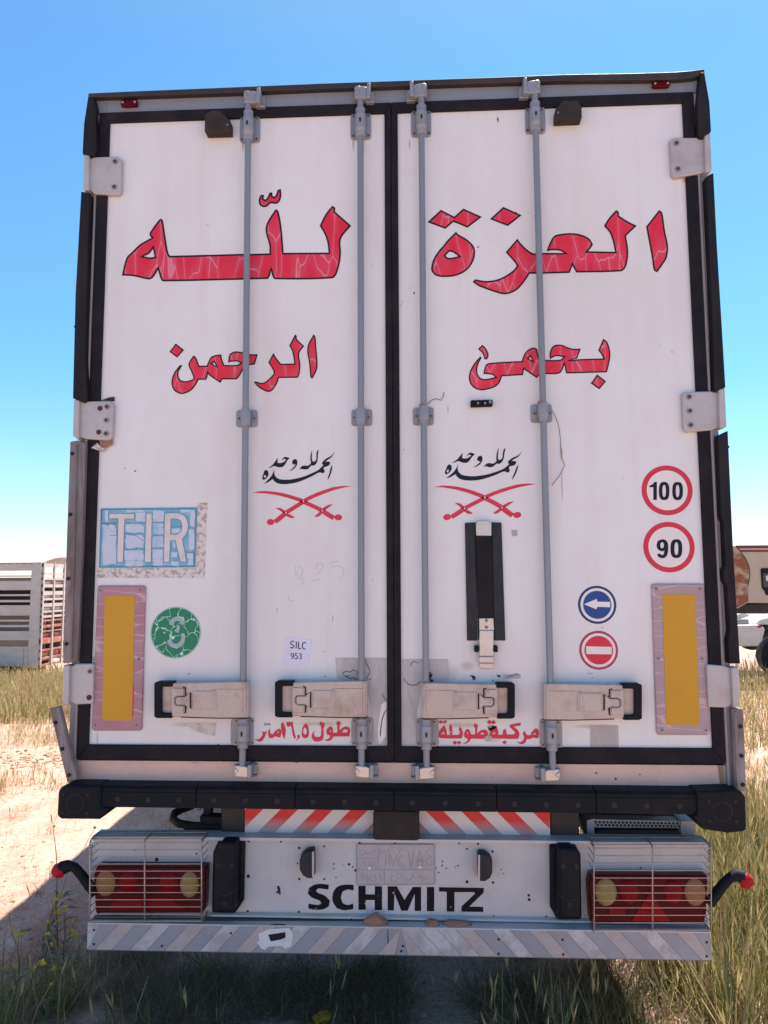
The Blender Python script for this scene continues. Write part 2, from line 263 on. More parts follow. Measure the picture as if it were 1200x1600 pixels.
# ------------------------------------------------------------------ mesh builder
class B:
    def __init__(s): s.v = []; s.f = []; s.m = []
    def add(s, vs, fs, mi=0):
        o = len(s.v); s.v += [tuple(p) for p in vs]
        for f in fs: s.f.append(tuple(i + o for i in f)); s.m.append(mi)
    def box(s, a, b, mi=0):
        x0, y0, z0 = (min(a[i], b[i]) for i in range(3)); x1, y1, z1 = (max(a[i], b[i]) for i in range(3))
        s.add([(x0, y0, z0), (x1, y0, z0), (x1, y1, z0), (x0, y1, z0), (x0, y0, z1), (x1, y0, z1), (x1, y1, z1), (x0, y1, z1)],
              [(0, 3, 2, 1), (4, 5, 6, 7), (0, 1, 5, 4), (1, 2, 6, 5), (2, 3, 7, 6), (3, 0, 4, 7)], mi)
    def prism(s, xz, y0, y1, mi=0, back=True):                # outline in x,z (counter-clockwise or not), front at y0, back at y1
        n = len(xz)
        ar = sum(xz[i][0] * xz[(i + 1) % n][1] - xz[(i + 1) % n][0] * xz[i][1] for i in range(n))
        if ar < 0: xz = xz[::-1]
        vs = [(x, y0, z) for x, z in xz] + [(x, y1, z) for x, z in xz]
        fs = [tuple(range(n))]
        if back: fs.append(tuple(range(2 * n - 1, n - 1, -1)))
        fs += [(i, i + n, (i + 1) % n + n, (i + 1) % n) for i in range(n)]
        s.add(vs, fs, mi)
    def px(s, pts, y0, y1, mi=0):                             # outline measured in picture pixels on the plane Y=y0
        q = [P(a, b, y0) for a, b in pts]; s.prism([(p.x, p.z) for p in q], y0, y1, mi)
    def sheet(s, outer, holes, y0, mi=0, th=0.0006):          # thin sheet with holes, x,z outlines
        loops = [outer] + holes
        tri = tessellate_polygon([[Vector((x, z, 0)) for x, z in lp] for lp in loops])
        flat = [p for lp in loops for p in lp]; vs = [(x, y0, z) for x, z in flat]; fs = []
        for a, b, c in tri:
            A, Bq, Cq = flat[a], flat[b], flat[c]
            cr = (Bq[0] - A[0]) * (Cq[1] - A[1]) - (Bq[1] - A[1]) * (Cq[0] - A[0])
            fs.append((a, b, c) if cr > 0 else (a, c, b))
        s.add(vs, fs, mi)
    def tube(s, pts, r, seg=10, mi=0, caps=True):
        pts = [Vector(p) for p in pts]; rs = r if isinstance(r, (list, tuple)) else [r] * len(pts)
        o = len(s.v); up = None
        for i, p in enumerate(pts):
            d = (pts[min(i + 1, len(pts) - 1)] - pts[max(i - 1, 0)]).normalized()
            if up is None:
                up = Vector((0, 0, 1)) if abs(d.z) < .9 else Vector((1, 0, 0))
            a = d.cross(up).normalized(); b_ = a.cross(d).normalized(); up = b_
            for k in range(seg):
                an = 2 * math.pi * k / seg
                s.v.append(tuple(p + (a * math.cos(an) + b_ * math.sin(an)) * rs[i]))
        for i in range(len(pts) - 1):
            for k in range(seg):
                k2 = (k + 1) % seg
                s.f.append((o + i * seg + k, o + i * seg + k2, o + (i + 1) * seg + k2, o + (i + 1) * seg + k)); s.m.append(mi)
        if caps:
            s.f.append(tuple(o + k for k in range(seg))[::-1]); s.m.append(mi)
            e = o + (len(pts) - 1) * seg; s.f.append(tuple(e + k for k in range(seg))); s.m.append(mi)
    def disc(s, c, r, y0, y1, seg=14, mi=0, rz=None):
        rz = rz or r
        s.prism([(c[0] + r * math.cos(2 * math.pi * k / seg), c[1] + rz * math.sin(2 * math.pi * k / seg)) for k in range(seg)], y0, y1, mi)
    def dome(s, c, rx, rz, y0, h, seg=20, mi=0, rings=4):      # bulging lens
        vs = []; fs = []
        for j in range(rings):
            a = j / rings * math.pi / 2
            for k in range(seg):
                an = 2 * math.pi * k / seg
                vs.append((c[0] + rx * math.cos(a) * math.cos(an), y0 - h * math.sin(a), c[1] + rz * math.cos(a) * math.sin(an)))
        vs.append((c[0], y0 - h, c[1]))
        for j in range(rings - 1):
            for k in range(seg):
                k2 = (k + 1) % seg; fs.append((j * seg + k, j * seg + k2, (j + 1) * seg + k2, (j + 1) * seg + k))
        for k in range(seg): fs.append(((rings - 1) * seg + k, (rings - 1) * seg + (k + 1) % seg, rings * seg))
        s.add(vs, fs, mi)
    def build(s, name, mats, parent=None, bevel=0.0, smooth=None, segs=2):
        me = bpy.data.meshes.new(name); me.from_pydata(s.v, [], s.f)
        mats = mats if isinstance(mats, (list, tuple)) else [mats]
        for m in mats: me.materials.append(M[m] if isinstance(m, str) else m)
        me.polygons.foreach_set('material_index', s.m)
        o = bpy.data.objects.new(name, me); COL.objects.link(o)
        if smooth is not None or bevel:
            me.polygons.foreach_set('use_smooth', [True] * len(me.polygons))
            me.set_sharp_from_angle(angle=math.radians(smooth if smooth else 32))
        if bevel:
            md = o.modifiers.new('bevel', 'BEVEL'); md.width = bevel; md.segments = segs; md.limit_method = 'ANGLE'; md.angle_limit = math.radians(40)
            md.harden_normals = False
        if parent:
            o.parent = parent; o.matrix_parent_inverse = Matrix.Translation(-parent_loc(parent))
        return o
def build_each(b, name, mats, parent=None, bevel=0.0, smooth=None, gap=.001):
    """one object for every separate piece of the builder"""
    n = len(b.v); root = list(range(n))
    def find(i):
        while root[i] != i: root[i] = root[root[i]]; i = root[i]
        return i
    for f in b.f:
        for i in f[1:]: root[find(i)] = find(f[0])
    isl = {}
    for k, f in enumerate(b.f): isl.setdefault(find(f[0]), []).append(k)
    boxes = []
    for fs in isl.values():
        ids = {i for k in fs for i in b.f[k]}; lo = [min(b.v[i][a] for i in ids) - gap for a in range(3)]; hi = [max(b.v[i][a] for i in ids) + gap for a in range(3)]
        fs = list(fs); again = True
        while again:
            again = False
            for e in boxes:
                if all(lo[a] <= e[2][a] and hi[a] >= e[1][a] for a in range(3)):
                    fs += e[0]; lo = [min(lo[a], e[1][a]) for a in range(3)]; hi = [max(hi[a], e[2][a]) for a in range(3)]; boxes.remove(e); again = True; break
        boxes.append([fs, lo, hi])
    out = []
    for fs, lo, hi in boxes:
        c = B(); mp = {}
        for k in fs:
            for i in b.f[k]:
                if i not in mp: mp[i] = len(c.v); c.v.append(b.v[i])
            c.f.append(tuple(mp[i] for i in b.f[k])); c.m.append(b.m[k])
        out.append(c.build(name, mats, parent, bevel, smooth))
    return out
def parent_loc(o):
    return o.location.copy() if o.parent is None else Vector((0, 0, 0))   # parts keep the place's own coordinates
def tag(o, label=None, cat=None, group=None, kind=None):
    if label: o['label'] = label
    if cat: o['category'] = cat
    if group: o['group'] = group
    if kind: o['kind'] = kind
    return o
def thing(name, label, cat, loc=(0, 0, 0), group=None):
    o = bpy.data.objects.new(name, None); COL.objects.link(o); o.location = loc; o.empty_display_size = .2
    return tag(o, label, cat, group)

# ------------------------------------------------------------------ outlines
def smooth_loop(pts, sub=5, corner=48):
    n = len(pts); pts = [Vector((p[0], p[1])) for p in pts]; cn = []
    for i in range(n):
        a = pts[i] - pts[i - 1]; b = pts[(i + 1) % n] - pts[i]
        cn.append(a.length < 1e-6 or b.length < 1e-6 or math.degrees(a.angle(b)) > corner)
    out = []
    for i in range(n):
        p1 = pts[i]; p2 = pts[(i + 1) % n]; sg = p2 - p1; L = sg.length
        t1 = sg if cn[i] else (p2 - pts[i - 1]).normalized() * L
        t2 = sg if cn[(i + 1) % n] else (pts[(i + 2) % n] - p1).normalized() * L
        if cn[i] and cn[(i + 1) % n]: out.append(p1.copy()); continue
        for k in range(sub):
            t = k / sub; h00 = 2 * t ** 3 - 3 * t * t + 1; h10 = t ** 3 - 2 * t * t + t; h01 = -2 * t ** 3 + 3 * t * t; h11 = t ** 3 - t * t
            out.append(p1 * h00 + t1 * h10 + p2 * h01 + t2 * h11)
    return out
def seg_dist(p, a, b):
    ab = b - a; t = max(0, min(1, (p - a).dot(ab) / max(ab.length_squared, 1e-12))); return (p - a - ab * t).length
def offset_loop(lp, d):                                       # d > 0 shrinks an outline
    n = len(lp); ar = sum(lp[i].x * lp[(i + 1) % n].y - lp[(i + 1) % n].x * lp[i].y for i in range(n)); sg = 1 if ar > 0 else -1
    out = []
    for i in range(n):
        a = (lp[i] - lp[i - 1]); b = (lp[(i + 1) % n] - lp[i])
        if a.length < 1e-6 or b.length < 1e-6: continue
        a.normalize(); b.normalize()
        na = Vector((-a.y, a.x)) * sg; nb = Vector((-b.y, b.x)) * sg; m = na + nb
        if m.length < 1e-3: continue
        m.normalize(); k = d / max(0.42, m.dot(na)); q = lp[i] + m * k
        if min(seg_dist(q, lp[j - 1], lp[j]) for j in range(n)) > abs(d) * 0.86: out.append(q)
    return out
def to_plane(lp, y): return [(p.x, p.z) for p in (P(q[0], q[1], y) for q in lp)]
class Crop:                                                   # reads points measured in an enlarged crop
    def __init__(s, x, y, k): s.x, s.y, s.k = x, y, k
    def __call__(s, *pts): return [(s.x + a / s.k, s.y + b / s.k) for a, b in pts]
def lettering(name, shapes, mats, parent, y, rim=0.0, aff=None, sub=5, corner=48):
    """shapes: list of (outline, holes); with a rim the first material is the outline and the second the fill"""
    b = B()
    for outer, holes in shapes:
        if aff: outer = [aff(p) for p in outer]; holes = [[aff(p) for p in h] for h in holes]
        o = smooth_loop(outer, sub, corner); hs = [smooth_loop(h, 4, corner) for h in holes]
        b.sheet(to_plane(o, y), [to_plane(h, y) for h in hs], y, 0)
        if rim:
            oi = offset_loop(o, rim); hi = [offset_loop(h, -rim) for h in hs]
            if len(oi) > 3: b.sheet(to_plane(oi, y - .0007), [to_plane(h, y - .0007) for h in hi if len(h) > 2], y - .0007, 1)
    return b.build(name, mats, parent)
def stroke(pts):                                              # (x, y, width) centre line -> outline
    L = []; Rr = []
    for i, (x, y, wd) in enumerate(pts):
        a = Vector(pts[max(i - 1, 0)][:2]); c = Vector(pts[min(i + 1, len(pts) - 1)][:2]); d = (c - a).normalized(); n = Vector((-d.y, d.x)) * wd / 2
        L.append((x + n.x, y + n.y)); Rr.append((x - n.x, y - n.y))
    return L + Rr[::-1]
def ellipse(cx, cy, rx, ry, n=40, p=2.0):
    out = []
    for k in range(n):
        a = 2 * math.pi * k / n; c, s = math.cos(a), math.sin(a)
        out.append((cx + rx * math.copysign(abs(c) ** (2 / p), c), cy + ry * math.copysign(abs(s) ** (2 / p), s)))
    return out
def affine(src, dst):
    A = np.array([[x, y, 1] for x, y in src]); X = np.linalg.solve(A, np.array(dst))
    return lambda p: tuple(np.array([p[0], p[1], 1]) @ X)

# ================================================================== GROUND
def gz(x, y):
    z = -0.045 * max(0.0, y - 4.5)
    if y > 24: z = -0.045 * 19.5
    if -8 < x < -1.6 and 2.6 < y < 8:
        d_ = (y - (6.6 + .62 * (x + 2.4)))
        z += .09 * math.exp(-d_ * d_ / .18) * (.55 + .9 * noise.noise(Vector((x * 3.2, y * 3.2, 7.7))))
    r = abs(x) + abs(y)
    if r < 60:
        z += 0.045 * noise.noise(Vector((x * .55, y * .55, 1.3))) + 0.018 * noise.noise(Vector((x * 2.3, y * 2.3, 4.1))) + 0.008 * noise.noise(Vector((x * 7, y * 7, 9.0)))
    return z
def axis(lo, hi, fine_lo, fine_hi, step, grow=1.16):
    a = list(np.arange(fine_lo, fine_hi + 1e-6, step)); s = step
    v = fine_hi
    while v < hi: s *= grow; v += s; a.append(min(v, hi))
    v = fine_lo; s = step
    while v > lo: s *= grow; v -= s; a.insert(0, max(v, lo))
    return a
def build_ground():
    xs = axis(-700, 700, -4.5, 5.5, 0.055); ys = axis(-300, 1500, -0.4, 6.0, 0.055)
    vs = [(x, y, gz(x, y)) for y in ys for x in xs]; n = len(xs)
    fs = [(j * n + i, j * n + i + 1, (j + 1) * n + i + 1, (j + 1) * n + i) for j in range(len(ys) - 1) for i in range(n - 1)]
    b = B(); b.v = vs; b.f = fs; b.m = [0] * len(fs)
    m, t, p = new_mat('pink sandy soil')
    v = coords(t)
    n1 = noise_(t, v, 0.55, 5, .6); n2 = noise_(t, v, 4.0, 6, .65); n3 = noise_(t, v, 34, 5, .7)
    c = mixc(t, ramp(t, n1, [(.40, (0, 0, 0)), (.60, (1, 1, 1))]), (0.62, 0.44, 0.35), (0.50, 0.275, 0.21))
    c = mixc(t, ramp(t, n2, [(.45, (0, 0, 0)), (.7, (1, 1, 1))]), c, (0.66, 0.49, 0.405))
    c = mixc(t, ramp(t, n3, [(.52, (0, 0, 0)), (.72, (1, 1, 1))]), c, (0.29, 0.165, 0.115))
    lk(t, c, p.inputs['Base Color']); p.inputs['Roughness'].default_value = .95; p.inputs['Specular IOR Level'].default_value = .1
    h = math_(t, 'ADD', n3, math_(t, 'MULTIPLY', n2, 2.0)); bump(t, p, h, .75, .04)
    o = b.build('ground', m, None, smooth=80); o['kind'] = 'structure'; o['label'] = 'dry pinkish sandy ground under and around the trailer'
build_ground()

# ================================================================== THE TRAILER
TR = thing('box_trailer', 'large white refrigerated box trailer seen from behind with closed double doors and red lettering', 'trailer', (0, 0, 0))
ZT, ZBm = 3.7625, 1.22
# ---- body
b = B()
b.box((-1.262, .085, 1.10), (1.262, 13.3, 3.868), 0)
b.build('box_body', 'white_side', TR, .008)
b = B()
for s in (-1, 1): b.box((s * 1.262, .09, 1.06), (s * 1.275, 13.3, 1.20), 0)
b.box((-1.262, .085, 1.04), (1.262, 13.3, 1.098), 0)
b.build('floor_rail', 'grey_frame', TR, .004)
b = B()
for s in (-1, 1): b.box((s * .36, .12, .62), (s * .50, 12.6, 1.035), 0)
for y in (.6, 1.6, 2.6, 4.2, 6.5, 9): b.box((-1.15, y, .92), (1.15, y + .08, 1.03), 0)
b.build('chassis', 'black_steel', TR)
for i, y in enumerate((3.0, 4.3, 5.6)):
    b = B(); b.tube([(-1.0, y, .50), (1.0, y, .50)], .07, 12); b.box((-.5, y - .08, .5), (-.42, y + .08, .66)); b.box((.42, y - .08, .5), (.5, y + .08, .66)); b.build('axle', 'black_steel', TR, smooth=40)
    for s in (-1, 1):
        b = B(); seg = 36; prof = [(.30, -.17), (.46, -.19), (.51, -.165), (.525, -.10), (.525, .10), (.51, .165), (.46, .19), (.30, .17)]
        for r_, dx in prof:
            for k in range(seg): an = 2 * math.pi * k / seg; b.v.append((s * 1.06 + dx, y + r_ * math.cos(an), .52 + r_ * math.sin(an)))
        for j in range(len(prof) - 1):
            for k in range(seg): b.f.append((j * seg + k, j * seg + (k + 1) % seg, (j + 1) * seg + (k + 1) % seg, (j + 1) * seg + k)); b.m.append(0)
        wl = b.build('wheel', 'tyre', TR, smooth=40)
        b = B(); b.tube([(s * 1.20, y, .52), (s * 1.14, y, .52), (s * 1.10, y, .52)], [.30, .29, .18], 30); b.tube([(s * 1.10, y, .52), (s * 1.235, y, .52)], [.12, .10], 16); b.build('rim', 'rim', wl, smooth=40)
# front legs far away under the body keep it standing
for s in (-1, 1):
    b = B(); b.tube([(s * .8, 11.0, 1.04), (s * .8, 11.0, .12 + gz(s * .8, 11))], .06, 10); b.box((s * .8 - .12, 10.88, gz(s * .8, 11)), (s * .8 + .12, 11.12, gz(s * .8, 11) + .1)); b.build('landing_leg', 'black_steel', TR, smooth=40)

# ---- rear frame: header, posts, roof edge
b = B(); b.box((-1.245, -.004, 3.808), (1.245, .084, 3.872)); b.box((-1.20, -.007, 3.812), (-1.196, 0, 3.872)); b.box((1.196, -.007, 3.812), (1.20, 0, 3.872))
b.build('header_beam', 'grey_frame', TR, .003)
b = B(); YR_ = -.032
top = [(137.5, 145.5, 6), (200, 142.5, 7), (360, 136, 8), (500, 130, 8), (640, 125, 8), (780, 120, 8.5), (880, 116, 9), (992, 114, 10), (1055, 112, 11), (1080, 110, 11), (1101, 107.5, 9)]
vs = []; fs = []
for x, y, h_ in top:
    p = P(x, y, YR_); q_ = P(x, y + h_, YR_); vs += [(p.x, YR_ + .003, q_.z), (p.x, YR_, p.z), (p.x, .9, p.z + .004), (p.x, .9, q_.z)]
for i in range(len(top) - 1):
    for k in range(4): fs.append((i * 4 + k, i * 4 + (k + 1) % 4, (i + 1) * 4 + (k + 1) % 4, (i + 1) * 4 + k))
fs += [(3, 2, 1, 0), tuple(len(vs) - 4 + k for k in range(4))]
b.add(vs, fs); b.build('roof_edge', 'lip', TR, .003)
b = B()
for s in (-1, 1): b.box((s * 1.2245, -.001, 1.075), (s * 1.262, .083, 3.807)); 
for s in (-1, 1): b.prism([(s * 1.2265, 1.08), (s * 1.2365, 1.08), (s * 1.2365, 3.80), (s * 1.2265, 3.80)], -.012, -.002)
build_each(b, 'side_post', 'post_grey', TR, .003, gap=.004)
# sill beam
b = B(); b.px([(119, 1188), (1136, 1196), (1136, 1240), (115, 1232)], .002, .083)
b.px([(300, 1192), (309, 1192), (309, 1196), (300, 1196)], -.002, .003)
ink = lambda x, y, r: b.disc((P(x, y).x, P(x, y).z), r, -.0012, .003, 9, 1)
for x, y, r in ((932, 1208, .003), (962, 1217, .004), (952, 1228, .002), (968, 1229, .002), (463, 1190, .005), (430, 1220, .0015), (770, 1213, .0015), (1000, 1210, .002)): ink(x, y, r)
b.build('sill_beam', ['sill', 'rust_hole'], TR, .0008)
b = B(); b.px([(1122, 1196), (1130, 1196), (1133, 1236), (1127, 1236)], -.0008, .003); b.build('rust_run', 'cattle_brown', TR)

# red position lamps on the header
for x0, y0, x1, y1 in ((188.5, 156, 214.5, 165), (1019.5, 127, 1047, 135.5)):
    b = B(); p = P(x0, y0, -.02); q = P(x1, y1, -.02)
    cx, cz = (p.x + q.x) / 2, (p.z + q.z) / 2; rx, rz = abs(q.x - p.x) / 2, abs(p.z - q.z) / 2
    b.prism(ellipse(cx, cz, rx, rz, 28, 5), -.022, -.005); o = b.build('position_lamp', 'lens_red', TR, .004)
    b = B()
    for s in (-1, 1): b.disc((cx + s * rx * .72, cz), rz * .30, -.0255, -.021, 10)
    build_each(b, 'screw', 'latch_steel', o)
# door stop brackets under the header
for pts in (((320, 178), (331, 172), (343, 172), (357, 186), (359.5, 187), (359.5, 204), (319.5, 205)), ((868, 170), (880, 157), (903, 156), (909, 168), (909.5, 184), (868, 186))):
    b = B(); b.px(pts, -.05, -.001); o = b.build('door_stop', 'brown_bracket', TR, .003)
    b = B(); xs = [p[0] for p in pts]; ys = [p[1] for p in pts]; c0 = P(max(xs) - 4 if pts[0][0] < 600 else min(xs) + 4, max(ys) - 10, -.05); b.disc((c0.x, c0.z), .004, -.0515, -.049, 8); b.build('bolt', 'bolt', o)

# ---- side edge strips
STRIPS = [
 ('edge_strip', 'strip', [(137.5, 150), (146, 152), (149, 165), (150, 235), (146, 243), (136, 241), (128.5, 240), (131, 192)]),
 ('edge_strip', 'strip', [(126.5, 299), (140, 301), (137, 390), (135, 470), (133, 560), (136, 622), (131, 629), (113.5, 622), (117.5, 460)]),
 ('edge_strip', 'strip', [(1095, 113), (1101, 113), (1109, 160), (1111.5, 205), (1098, 215), (1092, 213), (1089.5, 160)]),
 ('edge_strip', 'strip', [(1103, 276), (1115, 269), (1120.5, 380), (1126.5, 480), (1134, 605), (1117, 612), (1114, 520), (1110, 420)]),
 ('edge_strip', 'strip', [(1122, 680), (1137.5, 672.5), (1146, 860), (1157, 1037), (1140, 1037), (1138, 1000), (1141, 985), (1136.5, 915), (1131.5, 905), (1131, 890), (1134, 885), (1131, 815), (1127.5, 808)]),
 ('edge_strip', 'alu', [(109.5, 690), (121, 688), (134, 692), (129, 850), (124, 960), (121, 1034), (98, 1037), (103.7, 850)]),
 ('edge_strip', 'alu', [(1144, 1108), (1161, 1107), (1166.7, 1236), (1149, 1236)]),
 ('edge_strip', 'alu', [(77, 1107), (93.5, 1103), (121.5, 1218), (104.5, 1222)])]
HOLES = {5: [(107, 904), (104, 1006), (113, 709), (110, 804)], 7: [(86.5, 1129), (97.5, 1170), (108, 1211)], 6: [(1157, 1135), (1158.5, 1181), (1160.5, 1226)],
             4: [(1145, 903), (1151, 1008), (1140, 795), (1138, 698)], 3: [(1111, 292), (1123, 484), (1129, 583)], 2: [(1105, 183)], 1: [(118, 598), (117, 510), (129, 320)]}
for k, (nm, mt, pts) in enumerate(STRIPS):
    b = B(); yf = -.048 if k == 7 else (-.04 if mt == 'strip' else -.03)
    b.px(pts, yf, yf + .02 if k == 7 else .05)
    if mt == 'alu' and k != 7:                                # a fold line along the profile
        xs = sorted(pts, key=lambda q: q[1]); top = xs[:2]; 
        if k == 5: b.px([(118.5, 694), (121, 694), (112, 1030), (109.5, 1030)], yf - .006, yf + .005)
        else: b.px([(1147, 1112), (1152, 1112), (1156.5, 1232), (1151.5, 1232)], yf - .006, yf + .005)
    if k == 7: b.px([(88, 1106), (92, 1105), (119, 1216), (115, 1217)], yf - .006, yf + .005)
    for hx, hy in HOLES.get(k, []): p = P(hx, hy, yf); b.disc((p.x, p.z), .0072 if k > 4 else .0055, yf - (.0068 if k > 4 else .0012), yf + .01, 14, 1)
    o = b.build(nm, [mt, 'dark'], TR, .003)
    if k == 7: o['label'] = 'bent grey edge strip leaning loose off the lower left corner'

# ---- doors
DXL = (P(174, 195).x + P(141, 1163).x) / 2; DXR = 1.18; GXL, GXR = -.0262, .0282
def door(x0, x1, chips):
    b = B(); b.box((x0, 0, ZBm), (x1, .08, ZT), 0)
    for (x, y, rx, ry) in chips:
        p = P(x, y); rnd = [(p.x + rx * (.6 + .5 * random.random()) * math.cos(a), p.z + ry * (.6 + .5 * random.random()) * math.sin(a)) for a in [2 * math.pi * k / 9 for k in range(9)]]
        b.prism(rnd, -.0006, .002, 1)
    return b.build('door', ['door', 'rust_hole'], TR)
LD = door(-1.18, GXL, [(195, 732, .003, .003), (211, 736, .006, .004), (199, 719, .001, .001), (287, 733, .001, .001), (548, 1039, .004, .004), (507, 1018, .003, .002), (508, 1057, .004, .002), (341, 1163, .004, .003), (295, 1053, .008, .0015),
      (547, 1160, .002, .002), (582, 907, .002, .003), (435, 612, .001, .002), (520, 966, .0012, .012), (433, 953, .001, .012), (475, 225, .003, .001), (514, 533, .001, .001), (324, 352, .008, .001), (582, 415, .002, .003)])
RD = door(GXR, 1.18, [(647, 458, .004, .006), (641, 451, .002, .002), (634, 463, .0015, .002), (629, 472, .002, .002), (643, 446, .001, .003), (626, 476, .002, .002), (778, 187, .004, .008), (631, 703, .001, .006), (941, 981, .003, .002), (973, 747, .001, .003),
      (922, 1052, .012, .001), (926, 1059, .005, .001), (806, 332, .006, .002), (826, 333, .002, .002), (747, 386, .006, .003), (1030, 540, .005, .001), (1050, 550, .006, .0015), (700, 640, .001, .02), (674, 1055, .004, .008), (770, 1063, .004, .003), (710, 1060, .003, .002)])
# black rubber round each door
def gasket(x0, x1, xo0, xo1, d):
    b = B(); zt, zb = 3.807, 1.165
    def quad(a, c, e, f): b.prism([a, c, e, f], -.012, .05)
    quad((xo0, zt), (xo1, zt), (x1, ZT), (x0, ZT)); quad((xo0, zb), (xo1, zb), (x1, ZBm), (x0, ZBm))
    quad((xo0, zt), (x0, ZT), (x0, ZBm), (xo0, zb)); quad((xo1, zt), (x1, ZT), (x1, ZBm), (xo1, zb))
    b.build('door_seal', 'gasket', d, .0025)
gasket(-1.18, GXL, -1.2235, .0002, LD); gasket(GXR, 1.18, .0018, 1.2235, RD)

# ---- hinges
def hinge(pts, barrel, bolts, holes, d):
    b = B(); b.px(pts, -.022, -.002)
    xs = [p[0] for p in barrel]; ys = [p[1] for p in barrel]
    b.px(barrel, -.038, .02)
    o = b.build('hinge', 'hinge', d, .005, segs=3)
    b = B()
    for x, y in bolts:
        p = P(x, y, -.024); b.disc((p.x, p.z), .0105, -.026, -.021, 16, 0); b.disc((p.x, p.z), .0065, -.0275, -.0255, 6, 1)
    for x, y in holes:
        p = P(x, y, -.024); b.disc((p.x, p.z), .0105, -.0235, -.021, 16, 1)
    build_each(b, 'hinge_bolt', ['bolt', 'rust_hole'], o, smooth=30)
hinge([(137, 250), (146, 245), (183, 244), (190, 250), (188.5, 300), (185, 304), (147, 303), (138, 294)], [(131, 241), (139, 242), (138, 297), (129, 296)], [(179.8, 252.5), (178.5, 292)], [], LD)
hinge([(122, 627), (132, 627), (172, 626), (177.5, 632), (175, 683), (170, 688), (135, 686), (122, 682)], [(115, 624), (124, 625), (122, 688), (113, 681)], [(167, 635.5), (166, 656.5), (165.5, 677.5)], [(156, 638), (154, 675)], LD)
hinge([(107, 1044), (118, 1037), (146, 1037), (145, 1100), (118, 1101), (106, 1096)], [(98.5, 1039), (108, 1040), (107, 1102), (97, 1101)], [(140.5, 1049)], [(139, 1090)], LD)
hinge([(1103, 219), (1094, 214.5), (1053, 215), (1047, 219), (1050, 272), (1054, 277), (1093, 271), (1107, 268)], [(1101, 210), (1110.5, 208), (1113, 266), (1103, 269)], [(1057, 223.5), (1059.5, 264)], [], RD)
hinge([(1126, 614), (1112, 611), (1070, 612), (1066, 616), (1068.5, 670), (1073, 675), (1113, 672), (1126, 666)], [(1123, 608), (1133, 606), (1136, 667), (1125, 669)], [(1077, 620), (1078, 642), (1079.5, 664)], [], RD)
hinge([(1145, 1045), (1132, 1040), (1104, 1038), (1107, 1105), (1135, 1106), (1148, 1099)], [(1143, 1043), (1154.5, 1042), (1157, 1104), (1146, 1106)], [], [], RD)

